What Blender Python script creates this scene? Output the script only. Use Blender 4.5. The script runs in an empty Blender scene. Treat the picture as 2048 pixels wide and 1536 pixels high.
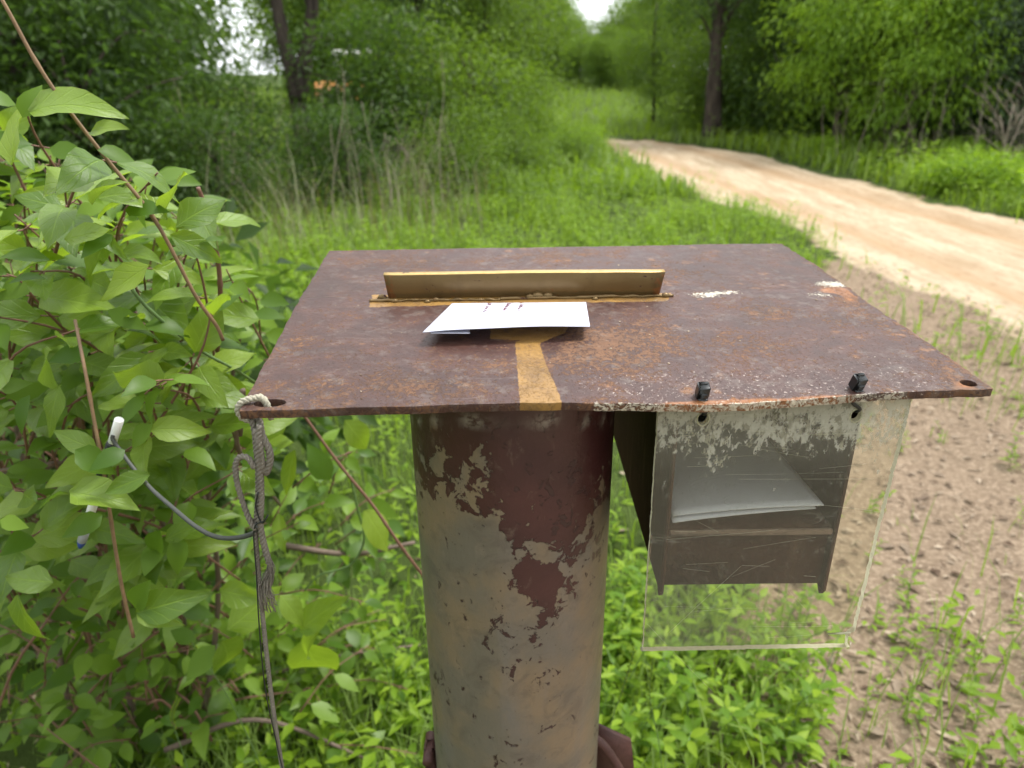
import bpy, math, random
import numpy as np
from mathutils import Vector, Matrix

random.seed(7)
rng = np.random.default_rng(7)
scn = bpy.context.scene
COL = scn.collection
rad = math.radians

# ------------------------------------------------------------------ camera
FPX = 1420.0                       # focal length in pixels of the 2048 px wide photograph
PITCH, ROLL = rad(23.4), rad(-0.7)
CAM = np.array([0.0, 0.0, 1.4])
cd = bpy.data.cameras.new('camera')
cd.sensor_width = 36.0
cd.lens = FPX / 2048.0 * 36.0
cd.clip_start, cd.clip_end = 0.02, 1500.0
cd.dof.use_dof = True
cd.dof.focus_distance = 0.52
cd.dof.aperture_fstop = 7.8
cam = bpy.data.objects.new('camera', cd)
COL.objects.link(cam)
cc, ss = math.cos(PITCH), math.sin(PITCH)
R0, U0, FW = np.array([1, 0, 0.]), np.array([0, ss, cc]), np.array([0, cc, -ss])
RT = R0 * math.cos(ROLL) + U0 * math.sin(ROLL)
UP = -R0 * math.sin(ROLL) + U0 * math.cos(ROLL)
m = Matrix.Identity(4)
for i in range(3):
    m[i][0], m[i][1], m[i][2], m[i][3] = RT[i], UP[i], -FW[i], CAM[i]
cam.matrix_world = m
scn.camera = cam

# ------------------------------------------------------------------ sky, sun, exposure
SUN_EL, SUN_AZ = rad(66), rad(70)          # azimuth clockwise from +Y
w = bpy.data.worlds.new('World'); scn.world = w; w.use_nodes = True
wn = w.node_tree; wn.nodes.clear()
sky = wn.nodes.new('ShaderNodeTexSky'); sky.sky_type = 'NISHITA'; sky.sun_disc = False
sky.sun_elevation, sky.sun_rotation = SUN_EL, SUN_AZ
sky.air_density, sky.dust_density, sky.ozone_density = 1.0, 2.0, 1.0
hs = wn.nodes.new('ShaderNodeHueSaturation'); hs.inputs['Saturation'].default_value = 0.16
bg = wn.nodes.new('ShaderNodeBackground'); bg.inputs['Strength'].default_value = 0.125
wo = wn.nodes.new('ShaderNodeOutputWorld')
cl = wn.nodes.new('ShaderNodeMix'); cl.data_type = 'RGBA'; cl.inputs[0].default_value = 0.7     # even cloud layer over the sky
cl.inputs[7].default_value = (5.6, 5.8, 6.1, 1)
wn.links.new(sky.outputs[0], hs.inputs['Color']); wn.links.new(hs.outputs[0], cl.inputs[6]); wn.links.new(cl.outputs[2], bg.inputs[0])
wn.links.new(bg.outputs[0], wo.inputs[0])
sd = bpy.data.lights.new('sun', 'SUN'); sd.energy = 1.5; sd.angle = rad(14); sd.color = (1, .97, .92)
sun = bpy.data.objects.new('sun', sd); COL.objects.link(sun)
sv = Vector((math.sin(SUN_AZ) * math.cos(SUN_EL), math.cos(SUN_AZ) * math.cos(SUN_EL), math.sin(SUN_EL)))
sun.rotation_euler = sv.to_track_quat('Z', 'Y').to_euler()
sun.location = (0, 0, 20)
scn.view_settings.view_transform = 'Standard'
scn.view_settings.look = 'None'
scn.view_settings.gamma = 1.0
scn.view_settings.use_curve_mapping = False
scn.view_settings.exposure = 1.6
scn.render.engine = 'CYCLES'
scn.cycles.max_bounces = 8
scn.cycles.transparent_max_bounces = 12

# ------------------------------------------------------------------ measuring helpers
def ray(x, y): return (x - 1024) / FPX * RT + (768 - y) / FPX * UP + FW
def aty(x, y, Y): v = ray(x, y); return CAM + v * (Y / v[1])
def atz(x, y, Z): v = ray(x, y); return CAM + v * ((Z - CAM[2]) / v[2])
def proj(P):
    d = np.asarray(P) - CAM; z = d @ FW
    return np.stack([1024 + FPX * (d @ RT) / z, 768 - FPX * (d @ UP) / z], -1)
PN = np.array([0.01434352, -0.07063823, 0.99739887])     # plate normal
PA = np.array([0.99799124, 0.06257043, -0.00992064])     # plate width direction
PB = np.array([-0.0617069, 0.99553763, 0.07139382])      # plate depth direction
P0 = np.array([-0.173, 0.4066, 1.2077])                  # front left corner, top face
def plate_ab(x, y, off=0.0):
    v = ray(x, y); t = ((P0 - CAM) @ PN + off) / (v @ PN); q = CAM + v * t - P0
    return np.array([q @ PA, q @ PB])
def plate_pt(a, b, h=0.0): return P0 + a * PA + b * PB + h * PN

# ------------------------------------------------------------------ noise for geometry
def vnoise(p, seed=0):
    p = np.asarray(p, float); i = np.floor(p).astype(np.int64); f = p - i; f = f * f * (3 - 2 * f)
    dim = p.shape[-1]; out = 0
    for k in range(2 ** dim):
        o = np.array([(k >> d) & 1 for d in range(dim)]); q = i + o
        h = np.full(p.shape[:-1], seed * 374761393 + 1013904223, dtype=np.int64)
        for d in range(dim): h = (h ^ (q[..., d] * (668265263 + 2246822519 * d))) * 1274126177 & 0x7fffffff; h = h ^ (h >> 13)
        r = ((h * 1597334677) & 0xffffff) / 0xffffff
        wgt = np.ones(p.shape[:-1])
        for d in range(dim): wgt = wgt * (f[..., d] if o[d] else 1 - f[..., d])
        out = out + r * wgt
    return out
def fbm(p, seed=0, oct=4):
    p = np.asarray(p, float); s, a, t = 0, 1.0, 0
    for k in range(oct): s = s + a * vnoise(p * 2 ** k + 17.3 * k, seed + k); t += a; a *= .5
    return s / t

# ------------------------------------------------------------------ mesh helpers
def mesh_np(name, V, quads=None, tris=None, attrs=None, uv=None, smooth=True):
    me = bpy.data.meshes.new(name)
    V = np.asarray(V, np.float32).reshape(-1, 3)
    q = np.zeros((0, 4), np.int32) if quads is None else np.asarray(quads, np.int32).reshape(-1, 4)
    t = np.zeros((0, 3), np.int32) if tris is None else np.asarray(tris, np.int32).reshape(-1, 3)
    me.vertices.add(len(V)); me.vertices.foreach_set('co', V.ravel())
    li = np.concatenate([q.ravel(), t.ravel()])
    me.loops.add(len(li)); me.loops.foreach_set('vertex_index', li.astype(np.int32))
    st = np.concatenate([np.arange(len(q)) * 4, len(q) * 4 + np.arange(len(t)) * 3])
    me.polygons.add(len(st)); me.polygons.foreach_set('loop_start', st.astype(np.int32))
    if smooth: me.polygons.foreach_set('use_smooth', np.ones(len(st), bool))
    me.update(calc_edges=True)
    for k, a in (attrs or {}).items():
        at = me.attributes.new(k, 'FLOAT', 'POINT'); at.data.foreach_set('value', np.asarray(a, np.float32).ravel())
    if uv is not None:
        ul = me.uv_layers.new(name='uv'); ul.data.foreach_set('uv', np.asarray(uv, np.float32)[li].ravel())
    return me
class MB:
    """collects pieces, builds one mesh object"""
    def __init__(s): s.V, s.Q, s.T, s.A, s.n = [], [], [], [], 0
    def add(s, V, Q=None, T=None, a=0.0):
        V = np.asarray(V, float).reshape(-1, 3)
        if Q is not None and len(Q): s.Q.append(np.asarray(Q) + s.n)
        if T is not None and len(T): s.T.append(np.asarray(T) + s.n)
        s.V.append(V); s.A.append(np.broadcast_to(a, (len(V),))); s.n += len(V); return s
    def box(s, c, d, X=(1, 0, 0), Y=(0, 1, 0), Z=(0, 0, 1), bev=0.0):
        X, Y, Z = (np.asarray(v, float) for v in (X, Y, Z)); c = np.asarray(c, float); h = np.asarray(d) / 2
        if bev <= 0:
            V = [c + sx * h[0] * X + sy * h[1] * Y + sz * h[2] * Z for sz in (-1, 1) for sy in (-1, 1) for sx in (-1, 1)]
            return s.add(V, [[0, 2, 3, 1], [4, 5, 7, 6], [0, 1, 5, 4], [2, 6, 7, 3], [0, 4, 6, 2], [1, 3, 7, 5]])
        import itertools
        b = bev; V, idx = [], {}
        for sg in itertools.product((-1, 1), repeat=3):
            for ax in range(3):
                e = [h[k] - (b if k != ax else 0) for k in range(3)]
                idx[sg + (ax,)] = len(V)
                V.append(c + sg[0] * e[0] * X + sg[1] * e[1] * Y + sg[2] * e[2] * Z)
        Q, T = [], []
        cyc = ((-1, -1), (1, -1), (1, 1), (-1, 1))
        for ax in range(3):
            o = [k for k in range(3) if k != ax]
            for sd_ in (-1, 1):
                f = []
                for u in cyc:
                    g = [0, 0, 0]; g[ax] = sd_; g[o[0]], g[o[1]] = u; f.append(idx[tuple(g) + (ax,)])
                flip = (sd_ < 0) ^ (ax == 1)
                Q.append(f[::-1] if flip else f)
        for ax in range(3):
            o = [k for k in range(3) if k != ax]
            for u in cyc:
                g1 = [0, 0, 0]; g1[ax] = -1; g1[o[0]], g1[o[1]] = u; g2 = list(g1); g2[ax] = 1
                g1, g2 = tuple(g1), tuple(g2)
                Q.append([idx[g1 + (o[0],)], idx[g2 + (o[0],)], idx[g2 + (o[1],)], idx[g1 + (o[1],)]])
        for sg in itertools.product((-1, 1), repeat=3): T.append([idx[sg + (k,)] for k in range(3)])
        return s.add(V, Q, T)
    def tube(s, P, r, n=8, a=0.0, cap=True):
        P = np.asarray(P, float); k = len(P); r = np.broadcast_to(r, (k,))
        t = np.gradient(P, axis=0); t /= np.linalg.norm(t, axis=1)[:, None] + 1e-12
        ref = np.array([0, 0, 1.]) if abs(t[0][2]) < .9 else np.array([1., 0, 0])
        V = []; u = np.cross(t[0], ref); u /= np.linalg.norm(u)
        for i in range(k):
            u = u - t[i] * (u @ t[i]); u /= np.linalg.norm(u) + 1e-12; v = np.cross(t[i], u)
            an = np.arange(n) * 2 * math.pi / n
            V.append(P[i] + r[i] * (np.cos(an)[:, None] * u + np.sin(an)[:, None] * v))
        V = np.concatenate(V); j = np.arange(n); Q = []
        for i in range(k - 1):
            Q.append(np.stack([i * n + j, i * n + (j + 1) % n, (i + 1) * n + (j + 1) % n, (i + 1) * n + j], -1))
        T = []
        if cap:
            V = np.concatenate([V, P[:1], P[-1:]]); b0, b1 = k * n, k * n + 1
            T = [[b0, (q + 1) % n, q] for q in range(n)] + [[b1, (k - 1) * n + q, (k - 1) * n + (q + 1) % n] for q in range(n)]
        return s.add(V, np.concatenate(Q), T, a)
    def prism(s, poly, O, X, Y, Z, th):
        """flat polygon in the X,Y plane at O, thick th along Z"""
        O, X, Y, Z = (np.asarray(v, float) for v in (O, X, Y, Z)); n = len(poly)
        V = [O + p[0] * X + p[1] * Y for p in poly] + [O + p[0] * X + p[1] * Y + th * Z for p in poly]
        c0 = np.mean(V[:n], 0); c1 = np.mean(V[n:], 0); V += [c0, c1]
        Q = [[i, (i + 1) % n, n + (i + 1) % n, n + i] for i in range(n)]
        T = [[2 * n, (i + 1) % n, i] for i in range(n)] + [[2 * n + 1, n + i, n + (i + 1) % n] for i in range(n)]
        return s.add(V, Q, T)
    def mesh(s, name, smooth=False, attr='tint'):
        return mesh_np(name, np.concatenate(s.V), np.concatenate(s.Q) if s.Q else None,
                       np.concatenate(s.T) if s.T else None, {attr: np.concatenate(s.A)}, smooth=smooth)
    def build(s, name, mat, parent=None, smooth=False):
        base = np.array(parent_base(parent))
        s.V = [v - base for v in s.V]
        return obj(name, s.mesh(name, smooth), mat, parent)
def parent_base(p):
    b = Vector((0, 0, 0))
    while p is not None: b += p.location; p = p.parent
    return b
def obj(name, me, mat=None, parent=None, loc=None):
    o = bpy.data.objects.new(name, me); COL.objects.link(o)
    if mat is not None and me is not None and not len(me.materials): me.materials.append(mat)
    if parent is not None: o.parent = parent
    if loc is not None: o.location = loc
    return o
def tag(o, label=None, cat=None, group=None, kind=None):
    if label: o['label'] = label
    if cat: o['category'] = cat
    if group: o['group'] = group
    if kind: o['kind'] = kind
    return o
def empty(name, loc, label, cat, group=None):
    o = bpy.data.objects.new(name, None); COL.objects.link(o); o.location = loc; o.empty_display_size = .05
    return tag(o, label, cat, group)
def copy_tree(o, parent=None):
    c = o.copy(); COL.objects.link(c); c.parent = parent
    for ch in [x for x in bpy.data.objects if x.parent == o]: copy_tree(ch, c)
    return c
def smooth_path(P, n):
    """Catmull-Rom through points"""
    P = np.asarray(P, float); P = np.vstack([2 * P[0] - P[1], P, 2 * P[-1] - P[-2]]); k = len(P) - 3; out = []
    for u in np.linspace(0, k - 1e-6, n):
        i = int(u); t = u - i; a, b, c, d = P[i:i + 4]
        out.append(.5 * (2 * b + (c - a) * t + (2 * a - 5 * b + 4 * c - d) * t * t + (3 * b - a - 3 * c + d) * t ** 3))
    return np.array(out)

# ------------------------------------------------------------------ material helpers
class NT:
    def __init__(s, name):
        s.m = bpy.data.materials.new(name); s.m.use_nodes = True; s.t = s.m.node_tree; s.t.nodes.clear()
        s.out = s.t.nodes.new('ShaderNodeOutputMaterial')
    def n(s, ty, **kw):
        nd = s.t.nodes.new('ShaderNode' + ty)
        for k, v in kw.items(): setattr(nd, k, v)
        return nd
    def set(s, sock, v):
        if hasattr(v, 'is_linked'): s.t.links.new(v, sock)
        elif isinstance(v, (tuple, list)) and len(v) == 3 and len(sock.default_value) == 4: sock.default_value = (*v, 1)
        else: sock.default_value = v
    def co(s, which='Object'): return s.n('TexCoord').outputs[which]
    def noise(s, scale, vec=None, detail=4, rough=.55, dist=0.0, out=0):
        nd = s.n('TexNoise'); s.set(nd.inputs['Vector'], vec if vec is not None else s.co())
        nd.inputs['Scale'].default_value = scale; nd.inputs['Detail'].default_value = detail
        nd.inputs['Roughness'].default_value = rough; nd.inputs['Distortion'].default_value = dist
        return nd.outputs[out]
    def voro(s, scale, vec=None, feature='F1', out='Distance'):
        nd = s.n('TexVoronoi'); nd.feature = feature; s.set(nd.inputs['Vector'], vec if vec is not None else s.co())
        nd.inputs['Scale'].default_value = scale; return nd.outputs[out]
    def map(s, vec, scale=(1, 1, 1), loc=(0, 0, 0), rot=(0, 0, 0)):
        nd = s.n('Mapping'); s.set(nd.inputs['Vector'], vec); nd.inputs['Scale'].default_value = scale
        nd.inputs['Location'].default_value = loc; nd.inputs['Rotation'].default_value = rot; return nd.outputs[0]
    def ma(s, op, a, b=0.0, c=None):
        nd = s.n('Math', operation=op); s.set(nd.inputs[0], a); s.set(nd.inputs[1], b)
        if c is not None: s.set(nd.inputs[2], c)
        return nd.outputs[0]
    def st(s, x, lo, hi):
        nd = s.n('MapRange'); nd.interpolation_type = 'SMOOTHSTEP'; s.set(nd.inputs[0], x)
        nd.inputs[1].default_value = lo; nd.inputs[2].default_value = hi; return nd.outputs[0]
    def mix(s, f, a, b):
        nd = s.n('Mix', data_type='RGBA'); s.set(nd.inputs[0], f); s.set(nd.inputs[6], a); s.set(nd.inputs[7], b); return nd.outputs[2]
    def attr(s, name): nd = s.n('Attribute', attribute_name=name); return nd.outputs['Fac']
    def bump(s, h, strength=.3, dist=.001, nrm=None):
        nd = s.n('Bump'); nd.inputs['Strength'].default_value = strength; nd.inputs['Distance'].default_value = dist
        s.set(nd.inputs['Height'], h)
        if nrm is not None: s.set(nd.inputs['Normal'], nrm)
        return nd.outputs[0]
    def pr(s, col, rough=.6, metal=0.0, spec=.5, nrm=None, **kw):
        b = s.n('BsdfPrincipled'); s.set(b.inputs['Base Color'], col); s.set(b.inputs['Roughness'], rough)
        s.set(b.inputs['Metallic'], metal); s.set(b.inputs['Specular IOR Level'], spec)
        if nrm is not None: s.set(b.inputs['Normal'], nrm)
        for k, v in kw.items(): s.set(b.inputs[k], v)
        return b.outputs[0]
    def shmix(s, f, a, b):
        nd = s.n('MixShader'); s.set(nd.inputs[0], f); s.t.links.new(a, nd.inputs[1]); s.t.links.new(b, nd.inputs[2]); return nd.outputs[0]
    def done(s, sh): s.t.links.new(sh, s.out.inputs['Surface']); return s.m
MAT = {}
def simple(name, col, rough=.6, var=.25, scale=30, metal=0.0, spec=.5, bump=.15):
    t = NT(name); n1 = t.noise(scale, detail=6); n2 = t.noise(scale * 9, detail=3)
    c = t.mix(t.ma('ADD', t.ma('MULTIPLY', n1, .7), t.ma('MULTIPLY', n2, .3)), tuple(x * (1 - var * 1.6) for x in col), tuple(x * (1 + var * 1.6) for x in col))
    MAT[name] = t.done(t.pr(c, rough, metal, spec, t.bump(n2, bump, .001))); return MAT[name]
def leafmat(name, dark, light, trans, tw=.3, rough=.45, back=1.5, veins=False, objvar=False, spec=.4):
    t = NT(name)
    f = t.n('ObjectInfo').outputs['Random'] if objvar else t.attr('tint')
    c = t.mix(f, dark, light); nrm = None
    if objvar: c = t.mix(t.st(t.ma('FRACT', t.ma('MULTIPLY', f, 7.31)), .72, .95), c, (.24, .34, .03))
    if veins:
        uv = t.n('UVMap').outputs[0]; sx = t.n('SeparateXYZ'); t.set(sx.inputs[0], uv)
        au = t.ma('ABSOLUTE', t.ma('SUBTRACT', sx.outputs[0], .5))
        ph = t.ma('SUBTRACT', sx.outputs[1], t.ma('MULTIPLY', t.ma('POWER', au, .8), .62))
        wv = t.ma('ABSOLUTE', t.ma('SINE', t.ma('MULTIPLY', ph, 17.0)))
        vein = t.ma('SUBTRACT', 1.0, t.st(wv, 0.0, .32)); rib = t.ma('SUBTRACT', 1.0, t.st(au, .008, .035))
        vv = t.ma('MAXIMUM', t.ma('MULTIPLY', vein, .55), rib)
        nz = t.noise(55, detail=4)
        c = t.mix(t.ma('MULTIPLY', nz, .5), c, tuple(.6 * x for x in dark))
        c = t.mix(t.ma('MULTIPLY', vv, .3), c, tuple(1.7 * x for x in light))
        nrm = t.bump(t.ma('SUBTRACT', t.ma('MULTIPLY', nz, .6), vv), .55, .0012)
        edge_ = t.ma('MULTIPLY', t.st(au, .36, .5), t.st(t.noise(38, detail=3), .58, .68)); c = t.mix(t.ma('MULTIPLY', edge_, .7), c, (.13, .085, .03))
        spot = t.st(t.voro(70), .0, .07)
        c = t.mix(t.ma('MULTIPLY', t.ma('SUBTRACT', 1.0, spot), .35), c, (.10, .075, .03))
    bf = t.n('NewGeometry').outputs['Backfacing']
    cb = t.mix(bf, c, t.mix(.5, tuple(min(1, back * x) for x in light), (.13, .2, .1)))
    p = t.pr(cb, rough, 0, spec, nrm)
    tr = t.n('BsdfTranslucent'); t.set(tr.inputs[0], trans)
    MAT[name] = t.done(t.shmix(tw, p, tr.outputs[0])); return MAT[name]

# --- rusty painted plate
t = NT('plate_paint'); co = t.co()
big = t.noise(9, co, 5, .6); med = t.noise(38, co, 6, .62, .6); fine = t.noise(230, co, 5, .65); pits = t.noise(520, co, 3, .6)
stre = t.noise(26, t.map(co, (1, 3.2, 1)), 6, .7, .4)
c = t.mix(t.st(med, .3, .75), (.043, .0165, .0118), (.080, .033, .0235))
c = t.mix(t.ma('MULTIPLY', t.st(stre, .5, .8), .5), c, (.135, .098, .080))                   # chalky haze
rs = t.ma('ADD', t.ma('ADD', t.ma('MULTIPLY', med, .62), t.ma('MULTIPLY', t.noise(300, co, 6, .72, .5), 1.25)), t.ma('MULTIPLY', t.attr('rust'), .27))
rust = t.st(rs, .985, 1.12); rcol = t.mix(t.noise(120, co, 5), (.050, .021, .011), (.235, .112, .045))
c = t.mix(t.ma('MULTIPLY', rust, .82), c, rcol)
vd = t.voro(46, t.mix(.006, co, t.noise(60, co, 3, out=1))); ring_ = t.ma('MULTIPLY', t.st(vd, .30, .18), t.st(t.noise(24, co, 2), .52, .58))
c = t.mix(t.ma('MULTIPLY', t.ma('MULTIPLY', ring_, t.st(fine, .38, .6)), .75), c, t.mix(fine, (.10, .04, .015), (.30, .14, .05)))
grey_ = t.st(t.ma('ADD', t.noise(90, co, 5, .7), t.ma('MULTIPLY', big, .35)), .70, .84); c = t.mix(t.ma('MULTIPLY', grey_, .35), c, (.16, .13, .11))
hot = t.st(t.ma('ADD', t.attr('hot'), t.ma('MULTIPLY', t.ma('SUBTRACT', med, .5), 1.3)), .22, .6)
c = t.mix(t.ma('MULTIPLY', hot, .8), c, t.mix(fine, (.10, .03, .010), (.48, .20, .06)))
c = t.mix(t.ma('MULTIPLY', t.st(pits, .62, .72), t.ma('ADD', t.ma('MULTIPLY', rust, .7), .2)), c, (.03, .016, .012))  # pits
gold = t.st(t.ma('ADD', t.attr('gold'), t.ma('MULTIPLY', t.ma('SUBTRACT', fine, .5), .7)), -.05, .12)
gw = t.mix(t.st(med, .35, .7), (.30, .165, .040), (.21, .115, .032)); gw = t.mix(t.st(t.ma('ADD', fine, t.ma('MULTIPLY', t.attr('rust'), .3)), .70, .86), gw, (.13, .05, .02))
c = t.mix(t.ma('MULTIPLY', gold, t.ma('SUBTRACT', .95, t.ma('MULTIPLY', t.st(t.noise(130, co, 5, .7), .5, .72), .45))), c, gw)
wf = t.st(t.ma('ADD', t.attr('white'), t.ma('MULTIPLY', t.ma('SUBTRACT', t.noise(210, co, 6, .78, 1.4), .5), 4.2)), .62, .78)
c = t.mix(t.ma('MULTIPLY', wf, .85), c, (.66, .60, .48))
sp = t.st(t.ma('ADD', t.noise(420, co, 4, .7), t.ma('MULTIPLY', t.attr('speck'), .17)), .73, .80)
c = t.mix(t.ma('MULTIPLY', sp, .6), c, (.50, .42, .36))
stn = t.st(t.noise(5.5, t.map(co, (1.4, 1, 1)), 6, .62, 1.2), .52, .60); c = t.mix(t.ma('MULTIPLY', stn, .28), c, (.028, .014, .011))
scx = t.ma('SUBTRACT', 1.0, t.st(t.ma('ABSOLUTE', t.ma('SUBTRACT', t.noise(16, t.map(co, (.5, 5, 1), rot=(0, 0, .35)), 1), .5)), 0.0, .008)); c = t.mix(t.ma('MULTIPLY', t.ma('MULTIPLY', scx, t.st(med, .5, .6)), .35), c, (.22, .17, .14))
hgt = t.ma('ADD', t.ma('SUBTRACT', t.ma('MULTIPLY', fine, .5), t.ma('MULTIPLY', t.st(pits, .6, .75), .6)), t.ma('ADD', t.ma('MULTIPLY', rust, .35), t.ma('MULTIPLY', wf, .5)))
ro = t.ma('ADD', t.ma('ADD', .36, t.ma('MULTIPLY', med, .22)), t.ma('MULTIPLY', rust, .28))
MAT['plate_paint'] = t.done(t.pr(c, ro, 0, .5, t.bump(hgt, .75, .0012)))

# --- peeling pipe paint
t = NT('pipe_paint'); co = t.co()
n1 = t.noise(14, co, 4, .55); n2 = t.noise(48, co, 7, .62, .3); n3 = t.noise(160, co, 4, .6)
vs = t.noise(22, t.map(co, (1, 1, .22)), 5, .6)
base = t.mix(t.st(n1, .36, .64), (.140, .120, .092), (.200, .145, .088))
base = t.mix(t.ma('MULTIPLY', t.st(vs, .45, .75), .6), base, (.150, .140, .130))
base = t.mix(t.ma('MULTIPLY', t.st(n2, .55, .8), .4), base, (.24, .165, .095))
mar = t.ma('ADD', t.attr('maroon'), t.ma('ADD', t.ma('MULTIPLY', t.ma('SUBTRACT', t.noise(62, co, 7, .66, .5), .5), 3.4), t.ma('MULTIPLY', t.ma('SUBTRACT', t.noise(30, co, 3, .55, .6), .5), 2.6)))
keep = t.st(mar, .08, .13)
mcol = t.mix(t.st(n1, .3, .7), (.038, .0125, .013), (.062, .020, .019)); mcol = t.mix(t.ma('MULTIPLY', t.attr('tan'), .55), mcol, (.115, .068, .048))
c = t.mix(keep, base, mcol)
chip = t.st(t.ma('ADD', t.ma('ADD', t.noise(75, t.map(co, (1, 1, .75)), 5, .68, .7), t.ma('MULTIPLY', n3, .16)), t.ma('MULTIPLY', t.ma('SUBTRACT', t.noise(11, co, 2), .5), .42)), .70, .715)
c = t.mix(chip, c, (.040, .016, .016))
sc_ = t.st(t.noise(75, t.map(co, (1, 1, .55), loc=(3, 1, 2)), 6, .7, .4), .56, .72); c = t.mix(t.ma('MULTIPLY', sc_, .35), c, (.235, .185, .135))
dots = t.st(t.noise(330, co, 2, .5), .72, .76); c = t.mix(t.ma('MULTIPLY', dots, .8), c, (.05, .025, .02))
rstk = t.st(t.ma('ADD', t.noise(30, t.map(co, (1, 1, .10)), 4, .6, .5), t.ma('MULTIPLY', n3, .12)), .72, .80)
c = t.mix(t.ma('MULTIPLY', rstk, .55), c, (.22, .09, .03))
c = t.mix(t.ma('MULTIPLY', t.attr('ring'), t.st(n3, .35, .6)), c, (.33, .29, .25))
mot = t.noise(34, co, 6, .7, .8); c = t.mix(t.ma('MULTIPLY', t.st(mot, .50, .68), t.ma('SUBTRACT', .5, t.ma('MULTIPLY', keep, .5))), c, (.085, .068, .055))
ht = t.ma('ADD', t.ma('MULTIPLY', keep, .8), t.ma('ADD', t.ma('MULTIPLY', n3, .25), t.ma('MULTIPLY', chip, -.5)))
MAT['pipe_paint'] = t.done(t.pr(c, t.ma('ADD', .27, t.ma('MULTIPLY', n2, .26)), 0, .55, t.bump(ht, 1.0, .0016)))

# --- gold painted bar
t = NT('gold_paint'); co = t.co(); n1 = t.noise(45, t.map(co, (1, 1, 2.2)), 5, .6, .4); n2 = t.noise(260, co, 4)
c = t.mix(t.noise(20, co), (.125, .080, .030), (.215, .140, .058))
c = t.mix(t.ma('MULTIPLY', t.st(t.noise(34, t.map(co, (1, 1, .4)), 4, .6), .5, .75), .5), c, (.075, .048, .022))
c = t.mix(t.st(t.ma('MULTIPLY', t.attr('tint'), -1.0), .25, .8), c, t.mix(n2, (.40, .25, .07), (.66, .46, .19)))  # worn, paler gold on the top edge, with its sky highlight painted in
ch = t.st(t.ma('ADD', n1, t.ma('MULTIPLY', n2, .12)), .70, .73)
c = t.mix(ch, c, (.055, .018, .015))
c = t.mix(t.ma('MULTIPLY', t.st(t.ma('ADD', n2, t.attr('tint')), .72, .9), .75), c, (.22, .085, .03))
MAT['gold_paint'] = t.done(t.pr(c, t.ma('ADD', .26, t.ma('MULTIPLY', n2, .22)), .55, .5, t.bump(t.ma('SUBTRACT', t.ma('MULTIPLY', n2, .4), ch), .4, .0006)))

# --- dark steel of the envelope box
t = NT('dark_steel'); co = t.co(); n1 = t.noise(30, co, 6, .6); n2 = t.noise(190, co, 5, .65)
c = t.mix(n1, (.022, .008, .006), (.060, .025, .016)); c = t.mix(t.ma('MULTIPLY', t.st(n2, .60, .74), .7), c, (.12, .055, .028))
c = t.mix(t.ma('MULTIPLY', t.st(t.noise(420, co, 3), .73, .78), .5), c, (.25, .21, .18))
c = t.mix(t.ma('MULTIPLY', t.st(t.noise(40, t.map(co, (1, 1, .15)), 5, .7), .5, .7), .5), c, (.10, .055, .035))
MAT['dark_steel'] = t.done(t.pr(c, .92, 0, .06, t.bump(n2, .6, .001)))

# --- acrylic sheet: clear faces with scratches and residue, frosted edges
t = NT('acrylic'); co = t.co(); sx = t.n('SeparateXYZ'); t.set(sx.inputs[0], co); z = sx.outputs[2]
fr = t.n('Fresnel'); fr.inputs['IOR'].default_value = 1.49
tb = t.n('BsdfTransparent'); t.set(tb.inputs[0], (.965, .96, .90)); gl = t.n('BsdfGlossy'); gl.inputs['Roughness'].default_value = .06
clear = t.shmix(t.ma('MULTIPLY', fr.outputs[0], t.ma('SUBTRACT', 1.0, t.n('NewGeometry').outputs['Backfacing'])), tb.outputs[0], gl.outputs[0])
df = t.n('BsdfDiffuse'); t.set(df.inputs[0], (.50, .49, .41))
fine = t.noise(260, t.map(co, (1, 1, .5)), 6, .7); med = t.noise(55, co, 5, .65, .3)
top = t.st(z, .150, .222)                                              # residue thickens to the top edge
res = t.st(t.ma('ADD', t.ma('ADD', t.ma('MULTIPLY', fine, .8), t.ma('MULTIPLY', med, .7)), t.ma('MULTIPLY', top, .27)), .92, 1.02)
res = t.ma('MULTIPLY', res, t.st(z, .135, .170))
low = t.ma('MULTIPLY', t.st(t.ma('ADD', fine, t.ma('MULTIPLY', med, .5)), .80, 1.0), .12)
scr = 0.0
for ang, sc, th in ((.04, 60, .03), (-.06, 45, .02), (.5, 30, .012), (-.02, 95, .035), (1.35, 28, .012), (-.11, 75, .03), (.02, 140, .04)):
    v = t.map(co, (sc * .12, 1, sc), rot=(0, ang, 0)); nz = t.noise(1.0, v, 0, .5)
    line = t.ma('SUBTRACT', 1.0, t.st(t.ma('ABSOLUTE', t.ma('SUBTRACT', nz, .5)), 0.0, th * .14))
    gate = t.st(t.noise(26, t.map(co, (.5, 1, 1.5), loc=(sc, 0, ang)), 2), .55, .65)
    scr = t.ma('MAXIMUM', t.ma('MULTIPLY', line, gate), scr)
haze = t.ma('ADD', .058, t.ma('MULTIPLY', top, .10))
fac = t.ma('MINIMUM', t.ma('ADD', t.ma('ADD', haze, t.ma('MULTIPLY', res, .50)), t.ma('ADD', low, t.ma('MULTIPLY', scr, .16))), .85)
MAT['acrylic'] = t.done(t.shmix(fac, clear, df.outputs[0]))
t = NT('acrylic_edge'); df = t.n('BsdfDiffuse'); t.set(df.inputs[0], t.mix(t.noise(300), (.38, .37, .25), (.72, .70, .56)))
tl = t.n('BsdfTranslucent'); t.set(tl.inputs[0], (.8, .78, .6))
MAT['acrylic_edge'] = t.done(t.shmix(.4, df.outputs[0], tl.outputs[0]))

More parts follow.
